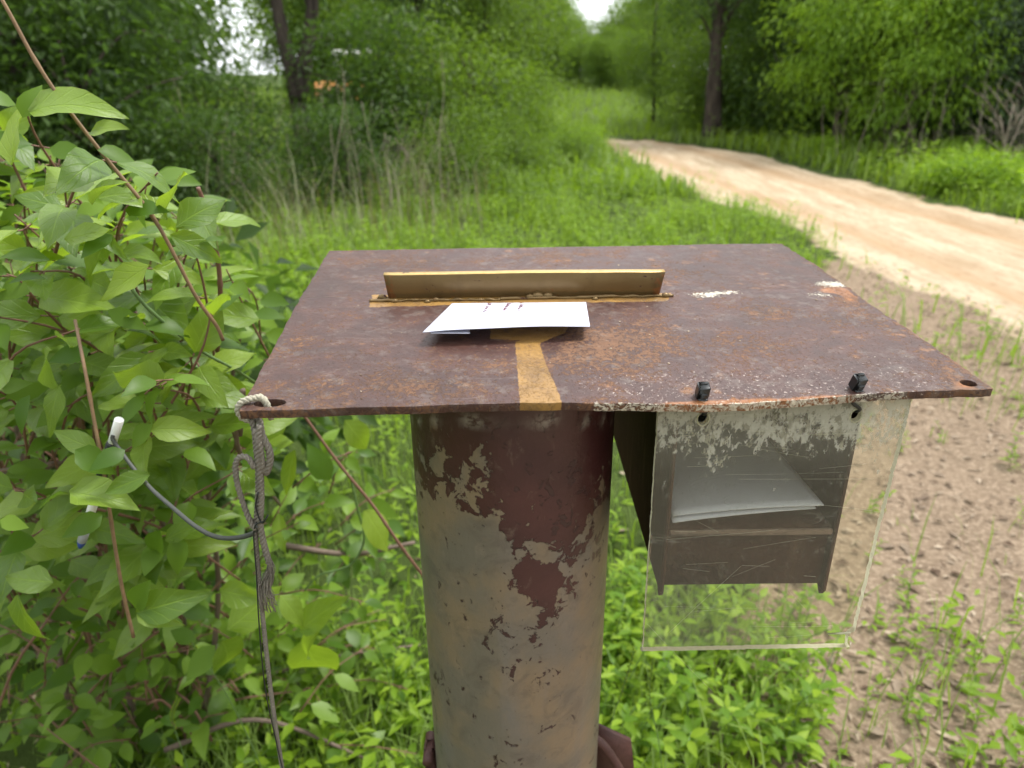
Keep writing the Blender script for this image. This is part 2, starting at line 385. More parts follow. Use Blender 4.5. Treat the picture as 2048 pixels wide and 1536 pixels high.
# --- paper
t = NT('paper'); n1 = t.noise(700, detail=3); c = t.mix(t.noise(14), (.60, .615, .74), (.66, .675, .78))
p = t.pr(c, .7, 0, .3, t.bump(n1, .06, .0003)); tl = t.n('BsdfTranslucent'); t.set(tl.inputs[0], (.75, .76, .84))
MAT['paper'] = t.done(t.shmix(.12, p, tl.outputs[0]))
simple('ink', (.17, .06, .07), .8, .3, 900)
# --- rope, cord, plastics
t = NT('rope_fibre'); n2 = t.noise(900, detail=3); n1 = t.noise(60)
c = t.mix(n1, (.10, .09, .073), (.27, .245, .20)); c = t.mix(t.st(n2, .6, .75), c, (.40, .38, .32))
MAT['rope_fibre'] = t.done(t.pr(c, .9, 0, .2, t.bump(n2, .7, .0008)))
t = NT('rope_bleached'); n2 = t.noise(900, detail=3); c = t.mix(n2, (.2, .185, .14), (.52, .49, .38))
MAT['rope_bleached'] = t.done(t.pr(c, .9, 0, .2, t.bump(n2, .7, .0008)))
simple('grey_cord', (.055, .058, .052), .6, .3, 200)
simple('black_plastic', (.012, .014, .015), .38, .3, 90)
simple('white_plastic', (.70, .72, .68), .4, .06, 90)
simple('blue_plastic', (.02, .05, .22), .35, .2, 90)
simple('grey_plastic', (.3, .32, .33), .3, .2, 90)
simple('worn_iron', (.17, .115, .09), .75, .5, 160, bump=.5)
simple('rusty_iron', (.075, .030, .024), .6, .5, 60, bump=.5)
# --- wood and stems
simple('cane', (.20, .125, .065), .55, .5, 60)
simple('green_stem', (.10, .17, .05), .5, .3, 80)
simple('red_stem', (.17, .085, .055), .6, .35, 90)
simple('bark_twig', (.14, .10, .075), .8, .4, 70, bump=.5)
simple('dry_stalk', (.27, .225, .17), .8, .3, 60)
t = NT('tree_bark'); co = t.co(); n1 = t.noise(9, t.map(co, (1, 1, .2)), 6, .65); n2 = t.noise(60, co, 4)
c = t.mix(t.st(n1, .3, .7), (.028, .022, .018), (.11, .088, .070))
MAT['tree_bark'] = t.done(t.pr(c, .9, 0, .2, t.bump(n1, .9, .02)))
# --- foliage
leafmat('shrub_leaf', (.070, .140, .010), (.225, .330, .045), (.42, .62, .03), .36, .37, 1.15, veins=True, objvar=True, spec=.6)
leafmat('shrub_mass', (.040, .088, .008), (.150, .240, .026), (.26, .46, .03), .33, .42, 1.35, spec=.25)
leafmat('weed_leaf', (.075, .150, .010), (.205, .300, .020), (.36, .58, .03), .36, .5, 1.15, spec=.2)
leafmat('grass_blade', (.085, .150, .012), (.215, .290, .028), (.34, .54, .03), .34, .5, 1.1, spec=.2)
leafmat('dark_foliage', (.007, .022, .003), (.056, .105, .011), (.13, .25, .02), .26, .5, 1.3, spec=.2)
leafmat('mid_foliage', (.016, .042, .004), (.120, .195, .015), (.24, .40, .02), .30, .5, 1.2, spec=.2)
leafmat('bright_foliage', (.050, .120, .006), (.215, .345, .020), (.36, .58, .02), .38, .5, 1.15, spec=.2)
leafmat('cedar_foliage', (.020, .046, .016), (.048, .085, .030), (.07, .14, .03), .2, .6, 1.2)
leafmat('litter', (.075, .042, .022), (.40, .32, .23), (.1, .06, .03), .1, .8, 1.0)
leafmat('dry_grass', (.16, .125, .075), (.36, .30, .20), (.3, .22, .1), .2, .8, 1.0, spec=.2)
# --- ground
t = NT('ground_cover'); co = t.co(); n1 = t.noise(1.3, co, 5); n2 = t.noise(7, co, 6, .65); n3 = t.noise(60, co, 6, .7); n4 = t.noise(240, co, 3)
soil = t.mix(n2, (.115, .080, .053), (.29, .215, .148)); soil = t.mix(t.ma('MULTIPLY', t.st(n3, .42, .68), .8), soil, (.40, .31, .22))
soil = t.mix(t.ma('MULTIPLY', t.st(n4, .62, .72), .6), soil, (.05, .03, .02))
rw = t.noise(3.0, t.map(co, (2.2, .25, 1)), 6, .65)
road = t.mix(t.st(rw, .3, .7), (.37, .275, .175), (.55, .445, .320)); road = t.mix(t.ma('MULTIPLY', t.st(t.noise(24, t.map(co, (1, .35, 1)), 6, .7), .48, .66), .5), road, (.27, .180, .105)); road = t.mix(t.ma('MULTIPLY', t.st(n3, .55, .72), .5), road, (.24, .165, .10))
road = t.mix(t.ma('MULTIPLY', t.attr('rut'), .6), road, (.36, .225, .12))
turf = t.mix(n2, (.030, .050, .012), (.075, .105, .025))
rm = t.st(t.ma('ADD', t.attr('road'), t.ma('MULTIPLY', t.ma('SUBTRACT', n2, .5), .9)), .35, .65)
sm = t.st(t.ma('ADD', t.attr('soil'), t.ma('MULTIPLY', t.ma('SUBTRACT', n2, .5), .9)), .35, .65)
c = t.mix(rm, t.mix(sm, turf, soil), road)
MAT['ground_cover'] = t.done(t.pr(c, .95, 0, .1, t.bump(t.ma('ADD', n3, t.ma('MULTIPLY', n4, .4)), .8, .012)))

# ================================================================== GROUND
ROAD = np.array([(4.6, -6), (4.35, 0), (4.15, 4), (3.98, 7), (3.68, 9.6), (3.12, 15.6), (2.3, 19), (1.9, 23), (3.6, 30), (8, 37)])
ROADP = smooth_path(ROAD, 200)
def road_d(x, y):
    """signed-ish lateral distance to the road centre line"""
    yy = ROADP[:, 1]; xc = np.interp(y, yy, ROADP[:, 0]); return x - xc
def soil_mask(x, y):
    edge = np.where(y < 6, .42 + (y - 1.1) * .44, 9.0)
    return np.clip((x - edge) / .35 + .5, 0, 1) * np.clip((6.2 - y) / .8, 0, 1)
def gz(x, y):
    x, y = np.asarray(x, float), np.asarray(y, float)
    p = np.stack([x, y], -1)
    d = np.abs(road_d(x, y)); near = np.clip(1 - np.hypot(x, y) / 30, 0, 1)
    z = (fbm(p * .6, 3, 3) - .5) * .16 * np.clip((d - 1.1) / 1.2, 0, 1) * np.clip((np.hypot(x - 0, y - .6) - .8) / 2, 0, 1)
    z = z + (fbm(p * 4.5, 5, 3) - .5) * .035 * near
    z = z - .05 * np.exp(-((d - .62) / .14) ** 2) * near + .025 * np.exp(-((d - .86) / .10) ** 2) * near - .03 * np.clip(1 - d / 1.3, 0, 1)
    far = np.hypot(x, y)
    z = z + .9 * np.clip((y - 18) / 22, 0, 1) ** 2 + 1.6 * np.clip((far - 45) / 120, 0, 1)
    return z
def axis(lo, hi, fine_lo, fine_hi, step):
    a = np.arange(fine_lo, fine_hi, step); r = [a[-1]]; s = step
    while r[-1] < hi: s *= 1.16; r.append(r[-1] + s)
    l = [a[0]]; s = step
    while l[-1] > lo: s *= 1.16; l.append(l[-1] - s)
    return np.concatenate([l[:0:-1], a, r[1:]])
gx, gy = axis(-420, 420, -1.6, 5.4, .06), axis(-420, 420, .7, 9, .07)
X, Y = np.meshgrid(gx, gy); nx, ny = len(gx), len(gy)
gv = np.stack([X, Y, gz(X, Y)], -1).reshape(-1, 3)
ii = (np.arange(ny - 1)[:, None] * nx + np.arange(nx - 1)[None]).ravel()
dd = np.abs(road_d(X, Y)).ravel()
wob = (fbm(np.stack([X, Y], -1) * 1.1, 9, 3).ravel() - .5) * .7
on = np.clip((19.5 - gv[:, 1]) / 2.5, 0, 1) * (gv[:, 1] > -8)      # the track is lost in the grass past the bend
me = mesh_np('ground', gv, np.stack([ii, ii + 1, ii + nx + 1, ii + nx], -1), attrs={
    'road': np.clip((1.22 * np.clip((20 - gv[:, 1]) / 5.5, 0, 1) + wob * np.clip((20 - gv[:, 1]) / 5.5, .2, 1) - dd) / .4 + .5, 0, 1) * on,
    'rut': np.exp(-((dd - .62) / .2) ** 2) * on,
    'soil': soil_mask(gv[:, 0], gv[:, 1])})
tag(obj('ground', me, MAT['ground_cover']), kind='structure')

# ================================================================== FEE POST
post = empty('drop_box_post', (0, .545, 0), 'rusty maroon steel drop box post with a wide plate top and peeling round pipe', 'drop box')
W_, D_ = .5, .353
def poly_sdf(P, poly):
    """signed distance, positive inside"""
    poly = np.asarray(poly); d = np.full(len(P), 1e9); ins = np.zeros(len(P), bool); n = len(poly)
    for i in range(n):
        a, b = poly[i], poly[(i + 1) % n]; e = b - a; v = P - a
        q = v - e * np.clip((v @ e) / (e @ e), 0, 1)[:, None]; d = np.minimum(d, np.hypot(q[:, 0], q[:, 1]))
        cnd = ((a[1] <= P[:, 1]) != (b[1] <= P[:, 1])); xx = a[0] + (P[:, 1] - a[1]) / (b[1] - a[1] + 1e-12) * e[0]
        ins ^= cnd & (P[:, 0] < xx)
    return np.where(ins, d, -d)
def plate_sag(a, b):
    s = -.0055 * np.exp(-((a - .315) / .085) ** 2) * np.clip(1 - b / .10, 0, 1) ** 1.5
    s = s + .0012 * np.clip(b / .19, 0, 1) - np.clip(b - .196, 0, 1) * .022          # weld crease, rear half falls away
    s = s + .0009 * np.exp(-((b - .196) / .0028) ** 2)
    return s + .0010 * (fbm(np.stack([a * 14, b * 14], -1), 21, 3) - .5)
na, nb = 201, 142
A, B = np.meshgrid(np.linspace(0, W_, na), np.linspace(0, D_, nb)); A, B = A.ravel(), B.ravel()
ea = np.minimum(A, W_ - A); eb = np.minimum(B, D_ - B)
wr = (fbm(np.stack([A * 90, B * 90], -1), 33, 3) - .5)
A2 = A - np.clip((A - .42) / .08, 0, 1) ** 2 * (np.abs(fbm(np.stack([A * 0 + 2, B * 90], -1), 33, 3) - .5) * .007 + .003 * np.exp(-((B - .16) / .05) ** 2)) + np.where(A < .001, wr * .002, 0)
B2 = B + np.where(eb < .001, wr * .0022, 0)
rd = .005                                                          # rounded front corners
HOLES = [(plate_ab(540, 806), .0105, .0052), (plate_ab(1937, 766), .0056, .0050)]
grid = np.arange(na * nb).reshape(nb, na); keep = np.ones((nb - 1, na - 1), bool)
Ac, Bc = A.reshape(nb, na), B.reshape(nb, na); ca = (Ac[:-1, :-1] + Ac[1:, 1:]) / 2; cb = (Bc[:-1, :-1] + Bc[1:, 1:]) / 2
for (h, ra, rb) in HOLES:
    keep &= ((ca - h[0]) / ra) ** 2 + ((cb - h[1]) / rb) ** 2 > .8
q = np.stack([grid[:-1, :-1], grid[:-1, 1:], grid[1:, 1:], grid[1:, :-1]], -1)
gone = np.zeros(na * nb, bool); gone[q[~keep].ravel()] = True
for (h, ra, rb) in HOLES:
    dxy = np.stack([(A2 - h[0]) / ra, (B2 - h[1]) / rb], -1); rr = np.hypot(dxy[:, 0], dxy[:, 1]); sel = gone & (rr < 1.9) & (rr > .05)
    A2[sel] = h[0] + dxy[sel, 0] / rr[sel] * ra; B2[sel] = h[1] + dxy[sel, 1] / rr[sel] * rb
pv = P0 + A2[:, None] * PA + B2[:, None] * PB + plate_sag(A, B)[:, None] * PN
AB = np.stack([A2, B2], -1)
pp = lambda L: [plate_ab(*p) for p in L]
gsd = np.maximum.reduce([
    poly_sdf(AB, pp([(1030, 684), (1078, 684), (1092, 728), (1112, 770), (1130, 818), (1041, 818), (1036, 760)])),
    poly_sdf(AB, pp([(980, 650), (1140, 650), (1132, 668), (1110, 676), (1082, 688), (1030, 682), (978, 680)])) - .0006,
    poly_sdf(AB, pp([(735, 618), (1338, 606), (1345, 588), (740, 590)])) - .0065 * np.clip(fbm(AB * 120, 55, 3) - .42, 0, 1) - .0010])
def blob(px, py, ra, rb, amp=1.0):
    c0 = plate_ab(px, py); return amp * np.exp(-((A2 - c0[0]) / ra) ** 2 - ((B2 - c0[1]) / rb) ** 2)
rustf = sum(blob(*b) for b in [(1250, 680, .06, .035, .75), (1170, 720, .05, .03, .6), (850, 770, .06, .02, .55), (600, 780, .03, .015, .5), (590, 690, .02, .02, .45),
    (1120, 510, .06, .025, .5), (820, 520, .06, .03, .35), (1330, 545, .05, .03, .4), (1540, 625, .025, .02, .65), (1680, 640, .02, .016, .6), (1500, 690, .03, .02, .45),
    (1500, 800, .13, .008, .7), (500, 825, .03, .008, .6), (760, 820, .1, .006, .45), (1700, 600, .014, .02, .7), (1937, 775, .016, .012, .9), (1890, 740, .012, .02, .6), (1760, 650, .01, .03, .5)])
rustf = rustf + .8 * np.clip(1 - (W_ - A2) / .007, 0, 1) + .10 * np.clip(1 - B2 / .006, 0, 1) - .10
hotf = sum(blob(*b) for b in [(1440, 800, .032, .007, 1.1), (1580, 798, .045, .008, 1.25), (1690, 792, .02, .005, .6), (1400, 796, .03, .006, .6), (1690, 590, .008, .02, .8), (1660, 585, .013, .006, .7), (1400, 600, .006, .004, .6), (1080, 520, .05, .012, .25), (1095, 770, .012, .006, .3), (1990, 790, .012, .004, .6), (1937, 770, .010, .007, .6)])
whitef = sum(blob(*b) for b in [(1410, 592, .018, .009, 1.25), (1465, 587, .016, .006, 1.1), (1665, 570, .020, .013, 1.45), (1640, 592, .014, .010, 1.0), (1550, 491, .020, .014, .55), (1315, 600, .01, .004, .5), (760, 598, .012, .004, .6), (640, 606, .03, .003, .45), (1290, 604, .05, .002, .55), (1000, 608, .14, .0018, .35)])
x0 = plate_ab(1190, 815)[0]; x1 = plate_ab(1840, 800)[0]
whitef = whitef + 1.0 * (B2 < .0016) * (A2 > x0) * (A2 < x1) - .3
ln0, ln1 = plate_ab(1150, 737), plate_ab(1840, 712)
bl = ln0[1] + (A2 - ln0[0]) * (ln1[1] - ln0[1]) / (ln1[0] - ln0[0])
whitef = whitef + .62 * np.exp(-((B2 - bl) / .0012) ** 2) * (A2 > ln0[0]) * (A2 < ln1[0])
speck = np.clip((bl - B2) / .01, 0, 1) * np.clip((A2 - ln0[0] + .02) / .03, 0, 1) * np.clip((ln1[0] - A2) / .01, 0, 1) * .7 + .12
me = mesh_np('top_plate', pv - np.array([0, .545, 0]), q[keep], attrs={'gold': np.clip(gsd / .002, -3, 3) * .5, 'rust': rustf, 'hot': hotf, 'white': whitef, 'speck': speck})
plate = obj('top_plate', me, MAT['plate_paint'], post)
so = plate.modifiers.new('thickness', 'SOLIDIFY'); so.thickness = .0058; so.offset = -1
bv = plate.modifiers.new('edge', 'BEVEL'); bv.width = .0011; bv.segments = 2; bv.limit_method = 'ANGLE'; bv.angle_limit = rad(60)
plate['label'] = 'maroon painted plate with rust patches and a gold strip'

# --- pipe (hollow wall is never seen; closed under the plate)
PR = .0861; zt, zb = 1.204, -.06
nz_, na_ = 150, 128
zs = np.linspace(zt, zb, nz_); an = np.linspace(0, 2 * math.pi, na_, endpoint=False)
ZZ, AN = np.meshgrid(zs, an, indexing='ij')
rr = PR * (1 + .0022 * (fbm(np.stack([np.cos(AN) * 2, np.sin(AN) * 2, ZZ * 9], -1), 4, 3) - .5))
V = np.stack([rr * np.cos(AN), rr * np.sin(AN), ZZ + np.where(ZZ > zt - .02, .07 * rr * np.sin(AN), 0)], -1)
px = proj(V + np.array([0, .545, 0])); PX, PY = px[..., 0], px[..., 1]
yb = np.interp(PX, [820, 850, 880, 915, 945, 975, 1005, 1035, 1065, 1100, 1135, 1165, 1190, 1215, 1230], [1010, 975, 960, 980, 985, 1005, 1085, 1165, 1190, 1195, 1150, 1075, 1015, 975, 965])
front = np.sin(AN) < .15
mar = np.where(front, (yb - PY) / 150.0, .15); mar = np.clip(mar, -1.1, 1.1)
mar = mar + .55 * np.exp(-((PX - 1080) / 16) ** 2) * front * (PY > 1150) * (PY < 1345) + .5 * np.exp(-((PX - 890) / 14) ** 2 - ((PY - 1420) / 60) ** 2) * front + .5 * np.exp(-((PX - 925) / 25) ** 2 - ((PY - 1525) / 22) ** 2) * front - .5 * np.exp(-((PX - 870) / 40) ** 2 - ((PY - 900) / 50) ** 2) * front - .45 * np.exp(-((PX - 975) / 28) ** 2 - ((PY - 915) / 40) ** 2) * front
mar = mar - .85 * np.exp(-((PX - 1065) / 50) ** 2 - ((PY - 1095) / 24) ** 2) * front - .5 * np.exp(-((PX - 1060) / 30) ** 2 - ((PY - 1030) / 22) ** 2) * front + .75 * np.exp(-((PX - 1090) / 45) ** 2 - ((PY - 1155) / 22) ** 2) * front + .4 * np.exp(-((PX - 1190) / 22) ** 2 - ((PY - 1115) / 28) ** 2) * front
tanm = np.clip(np.exp(-((PX - 1080) / 30) ** 2) * np.clip((900 - PY) / 60, 0, 1) * .5 + np.clip((PX - 1150) / 60, 0, 1) * np.clip((PY - 960) / 40, 0, 1), 0, 1) * front
ring = np.exp(-((PY - 842) / 3.5) ** 2) * front * .8
j = np.arange(na_); Q = [np.stack([i * na_ + (j + 1) % na_, i * na_ + j, (i + 1) * na_ + j, (i + 1) * na_ + (j + 1) % na_], -1) for i in range(nz_ - 1)]
me = mesh_np('pipe', V.reshape(-1, 3), np.concatenate(Q), attrs={'maroon': mar.ravel(), 'tan': tanm.ravel(), 'ring': ring.ravel()})
pipe = obj('pipe', me, MAT['pipe_paint'], post); pipe['label'] = 'round pipe with maroon paint peeling to grey'

# --- slot hood: angle iron welded over the slot
bl_, br_ = plate_ab(777, 600), plate_ab(1318, 593)
n_ = 60; mb = MB()
for k in range(n_ + 1):
    u = k / n_; ab = bl_ + (br_ - bl_) * u; jit = .0006 * (vnoise(np.array([[k * .6, 3.1]]), 8)[0] - .5)
    end = 0.0 if 0 < k < n_ else .0012
    lean = -.0045; top = .0232 + .0006 * math.sin(u * 3)
    c0 = plate_pt(*ab) + PN * plate_sag(*ab)
    sgn = -1 if k == 0 else 1
    prof = [c0 - PB * .0 + PN * .0004, c0 + PB * (lean + jit) + PN * (top - .0008) + PA * end * sgn * 1.6, c0 + PB * (lean + .0009) + PN * top + PA * end * sgn * 1.8,
            c0 + PB * (lean + .0058) + PN * (top + .0004) + PA * end * sgn * 1.8, c0 + PB * (lean + .0064) + PN * (top - .001) + PA * end * sgn, c0 + PB * .0064 + PN * .0004]
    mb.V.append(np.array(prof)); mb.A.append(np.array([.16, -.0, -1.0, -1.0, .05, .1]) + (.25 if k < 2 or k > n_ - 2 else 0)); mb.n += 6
for k in range(n_):
    for e in range(5): mb.Q.append(np.array([[k * 6 + e, (k + 1) * 6 + e, (k + 1) * 6 + e + 1, k * 6 + e + 1]]))
mb.T.append(np.array([[0, 1, 2], [0, 2, 3], [0, 3, 4], [0, 4, 5]])); L = n_ * 6; mb.T.append(np.array([[L, L + 2, L + 1], [L, L + 3, L + 2], [L, L + 4, L + 3], [L, L + 5, L + 4]]))
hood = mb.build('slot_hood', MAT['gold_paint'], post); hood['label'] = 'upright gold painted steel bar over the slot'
mb = MB()                                                           # lumpy weld bead at its foot
for (p0, p1) in (((740, 604), (1000, 602)), ((995, 601), (1345, 594))):
    a0, a1 = plate_ab(*p0), plate_ab(*p1); us = np.linspace(0, 1, 60)
    P = np.array([plate_pt(*(a0 + (a1 - a0) * u), plate_sag(*(a0 + (a1 - a0) * u)) + .0004 + .0010 * vnoise(np.array([[u * 22, p0[0] * .1]]), 2)[0]) - PB * (.0012 + .0012 * vnoise(np.array([[u * 17, 5.5]]), 5)[0]) for u in us])
    mb.tube(P, .0003 + .0019 * fbm(np.stack([us * 26, us * 0 + p0[0]], -1), 6, 2), 8, a=.12)
for x, y, r in ((765, 600, .003), (790, 606, .0024), (855, 607, .002), (872, 604, .0026), (1075, 598, .0042), (1095, 597, .0036), (1060, 599, .003), (1190, 602, .002), (1330, 596, .003)):
    a = plate_ab(x, y); c0 = plate_pt(*a, plate_sag(*a)); mb.tube([c0 - PA * r * 1.4, c0 - PA * r * .7 + PN * r * .3, c0 + PN * r * .4, c0 + PA * r * .8 + PN * r * .3, c0 + PA * r * 1.5], [r * .3, r * .8, r, r * .75, r * .3], 8, a=.14)
mb.build('weld_bead', MAT['gold_paint'], post, smooth=True)

# --- envelope box under the plate
XL, XR, YF, YB, ZT, ZB = .1205, .2535, .465, .752, 1.196, 1.013
st_ = .0032
box = MB(); box.box(((XL + XR) / 2, (YF + YB) / 2, 1.0), (.001, .001, .001))
ebox = obj('envelope_box', None, None, post)
ebox.location = (.187, -.545 + .465, 1.013)
def bpart(name, fn, mat='dark_steel'):
    b = MB(); fn(b); return b.build(name, MAT[mat], ebox)
def side(xc):
    def f(b):
        n = 24; ys = np.linspace(YF, YB, n)
        b.box((xc, (YF + YB) / 2, (ZT + 1.008 + .002) / 2), (st_, YB - YF, ZT - 1.010), bev=.0006)
        b.prism([(0, 0), (.010, 0), (.004, -.006)], (xc - st_ / 2, YF + .0006, 1.0105), (0, 1, 0), (0, 0, 1), (1, 0, 0), st_)
    return f
bpart('side_panel', side(XL)); bpart('side_panel', side(XR))
bpart('shelf', lambda b: b.box(((XL + XR) / 2, (YF + .004 + YB) / 2, 1.0690), (XR - XL - st_ - .0006, YB - YF - .004, .0034), bev=.0007))
bpart('front_panel', lambda b: b.box(((XL + XR) / 2, YF + .0085, 1.0400), (XR - XL - st_ - .0006, st_, .0545), bev=.0006))
bpart('shelf_lip', lambda b: b.box(((XL + XR) / 2, YF + .0016, 1.0682), (XR - XL - st_ - .0012, .0030, .0052), bev=.0008), 'worn_iron')
bpart('back_panel', lambda b: b.box(((XL + XR) / 2, YB - st_, 1.105), (XR - XL - st_ - .0006, st_, .18), bev=.0006))
bpart('top_rail', lambda b: b.box(((XL + XR) / 2, .60, 1.2005), (XR - XL + .006, .28, .004), bev=.0006))

# --- acrylic flap hung on two cable ties
AX0, AX1, AZ0, AZ1, AY, ATH = .1010, .2764, .9670, 1.2000, .4440, .0045
flap = obj('acrylic_flap', None, None, post); flap.location = (.189, -.545 + AY, .967)
HC = [(.1330, 1.1795, .0038), (.2395, 1.1805, .0036)]
# outline with chipped edges, two tie holes; grid of quads clipped round the holes
gxn, gzn = 90, 120
us, vs_ = np.linspace(0, 1, gxn), np.linspace(0, 1, gzn)
Ux, Vz = np.meshgrid(us, vs_); xx = AX0 + (AX1 - AX0) * Ux; zz = AZ0 + (AZ1 - AZ0) * Vz
chipn = fbm(np.stack([Ux * 0 + 3, Vz * 60], -1), 12, 3) - .5; chipx = fbm(np.stack([Ux * 45, Vz * 0], -1), 14, 3) - .5
xx = xx + np.where(Ux < .001, .0035 * (1 - Vz) + np.minimum(chipn, 0) * -.002, 0) * 1.0 + np.where(Ux > .999, -np.abs(chipn) * .0035 - .0012 * (1 - Vz), 0)
zz = zz + np.where(Vz < .001, .0016 * (Ux - .3) + chipx * .0012, 0)
notch = (Ux > .999) & (Vz < .075) ; xx = np.where(notch, xx - .0035, xx)
kk = np.ones((gzn - 1, gxn - 1), bool); cx_ = (xx[:-1, :-1] + xx[1:, 1:]) / 2; cz_ = (zz[:-1, :-1] + zz[1:, 1:]) / 2
for (hx, hz, hr) in HC: kk &= np.hypot(cx_ - hx, (cz_ - hz) * .8) > hr * .92
gi = np.arange(gxn * gzn).reshape(gzn, gxn); q = np.stack([gi[:-1, :-1], gi[:-1, 1:], gi[1:, 1:], gi[1:, :-1]], -1)
gone = np.zeros(gxn * gzn, bool); gone[q[~kk].ravel()] = True; xx, zz = xx.ravel(), zz.ravel()
for (hx, hz, hr) in HC:
    dx, dz = xx - hx, (zz - hz) * .8; r_ = np.hypot(dx, dz); s_ = gone & (r_ < hr * 1.7) & (r_ > 1e-4)
    xx[s_] = hx + dx[s_] / r_[s_] * hr; zz[s_] = hz + dz[s_] / r_[s_] * hr / .8
yy = (zz - 1.2) * -.012
fb = np.stack([xx - .189, yy, zz - .967], -1)
fq = q[kk]; ed = {}
for f in fq:
    for a_, b_ in zip(f, np.roll(f, -1)):
        ed[(a_, b_)] = 1
bd = [(a_, b_) for (a_, b_) in ed if (b_, a_) not in ed]
N0 = len(fb); Vf = np.concatenate([fb, fb + np.array([0, ATH, 0])])
face = obj('clear_sheet', mesh_np('clear_sheet', Vf, np.concatenate([fq, fq[:, ::-1] + N0])), MAT['acrylic'], flap)
bd = np.array(bd); Ve = np.concatenate([fb, fb + np.array([0, ATH, 0])]); q2 = np.stack([bd[:, 1], bd[:, 0], bd[:, 0] + N0, bd[:, 1] + N0], -1)
used = np.unique(q2); rm_ = np.zeros(len(Ve), int); rm_[used] = np.arange(len(used))
obj('frosted_edge', mesh_np('frosted_edge', Ve[used], rm_[q2], smooth=False), MAT['acrylic_edge'], flap)
# pale rim round each tie hole and the chip at the foot
for (hx, hz, hr) in HC:
    rmb = MB()
    an_ = np.linspace(0, 2 * math.pi, 25); rmb.tube([(hx + (hr + .0004) * math.cos(k), AY + .0002 - (hz - 1.2) * .012, hz + (hr + .0004) / .8 * math.sin(k)) for k in an_], .0007, 6, cap=False); rmb.build('hole_rim', MAT['acrylic_edge'], flap)
rmb = MB(); rmb.prism([(0, 0), (.018, .0016), (.018, -.0004)], (AX1 - .0235, AY + .0020, .9838), (1, 0, 0), (0, 0, 1), (0, -1, 0), .0012)
rmb.build('edge_chip', MAT['acrylic_edge'], flap)

sb = MB(); r_ = random.Random(31)
for k in range(34):                                                 # long fine scratches on the front face
    x0_ = r_.uniform(AX0 + .004, AX1 - .05); z0_ = r_.uniform(AZ0 + .006, AZ1 - .03); L_ = r_.choice((.015, .03, .05, .09)) * r_.uniform(.6, 1.1); sl = r_.gauss(-.02, .07) if k % 6 else r_.uniform(-1.4, 1.4); cv = r_.gauss(0, .03)
    P = [(min(AX1 - .004, x0_ + L_ * u), AY - .00003 - (z0_ + L_ * (sl * u + cv * u * u) - 1.2) * .012, z0_ + L_ * (sl * u + cv * u * u)) for u in np.linspace(0, 1, 6)]
    sb.tube(P, r_.uniform(.00003, .00008), 4)
sb.build('scratches', MAT['acrylic_edge'], flap)['kind'] = 'stuff'
def cable_tie(px_, py_, rz, name='cable_tie'):
    a = plate_ab(px_, py_); c0 = plate_pt(*a, plate_sag(*a) + .0040); k = MB()
    X_ = PA * math.cos(rz) + PB * math.sin(rz); Y_ = -PA * math.sin(rz) + PB * math.cos(rz)
    tl_ = rad(18); Yt = Y_ * math.cos(tl_) + PN * math.sin(tl_); Zt = PN * math.cos(tl_) - Y_ * math.sin(tl_)
    c0 = c0 + Zt * .0012; k.box(c0, (.0080, .0078, .0112), X_, Yt, Zt, bev=.0010)
    k.box(c0 - Yt * .0043 - Zt * .0010, (.0046, .0018, .0040), X_, Yt, Zt, bev=.0004)
    k.box(c0 - Yt * .0043 - Zt * .0042, (.0062, .0030, .0020), X_, Yt, Zt, bev=.0004)
    k.box(c0 + Yt * .0012 + Zt * .0060, (.0050, .0020, .0016), X_, Yt, Zt, bev=.0003)
    o = k.build(name, MAT['black_plastic'], post)
    s_ = MB(); hx = min(HC, key=lambda h: abs(h[0] - c0[0]))
    P = smooth_path([c0 - PN * .002, c0 - PN * .010, c0 - PN * .016 + PB * .001, (hx[0] + .001, AY - .0012, hx[1] + .006), (hx[0], AY + .0015, hx[1] + .003), (hx[0], AY + .007, hx[1] + .006), c0 - PN * .010 + PB * .008], 26)
    s_.tube(P, .0013, 6); s_.build('strap', MAT['black_plastic'], o, smooth=True)
cable_tie(1405, 782, -.06); cable_tie(1713, 774, .10)

# --- rusty lock lugs low on the pipe
def lug(fn):
    b = MB(); fn(b); return b.build('lock_lug', MAT['rusty_iron'], post)
lug(lambda b: (b.box((-.0935, .548, .715), (.012, .016, .055), bev=.003), b.tube([(-.094, .530, .735), (-.094, .566, .735)], .0058, 10)))
lug(lambda b: b.prism([(0, 0), (.044, -.028), (.050, -.075), (0, -.07)], (.085, .570, .742), (1, 0, 0), (0, 0, 1), (0, 1, 0), .006))
lug(lambda b: b.tube(smooth_path([(.083, .545, .752), (.096, .543, .738), (.112, .541, .708), (.120, .540, .690)], 10), .0050, 8))

# grit and flakes lying on the plate
gr = np.random.default_rng(19); n_g = 170; ga = gr.random(n_g) * W_ * .98 + .004; gb_ = gr.random(n_g) * D_ * .97 + .004; gm = MB()
for k in range(n_g):
    s_ = gr.uniform(.0004, .0013) * (1.6 if gr.random() < .08 else 1); p = plate_pt(ga[k], gb_[k], float(plate_sag(ga[k], gb_[k])) + .0002); an_ = gr.random() * 6.28
    X_ = PA * math.cos(an_) + PB * math.sin(an_); Y_ = np.cross(PN, X_); gm.add([p - X_ * s_, p - Y_ * s_ * .6, p + X_ * s_ * .8, p + Y_ * s_ * .7 + PN * s_ * .2, p + PN * s_ * .5], None, [[0, 1, 4], [1, 2, 4], [2, 3, 4], [3, 0, 4]], a=gr.random())
tag(gm.build('grit', MAT['litter']), 'pale specks of grit lying on the plate', 'grit', kind='stuff')

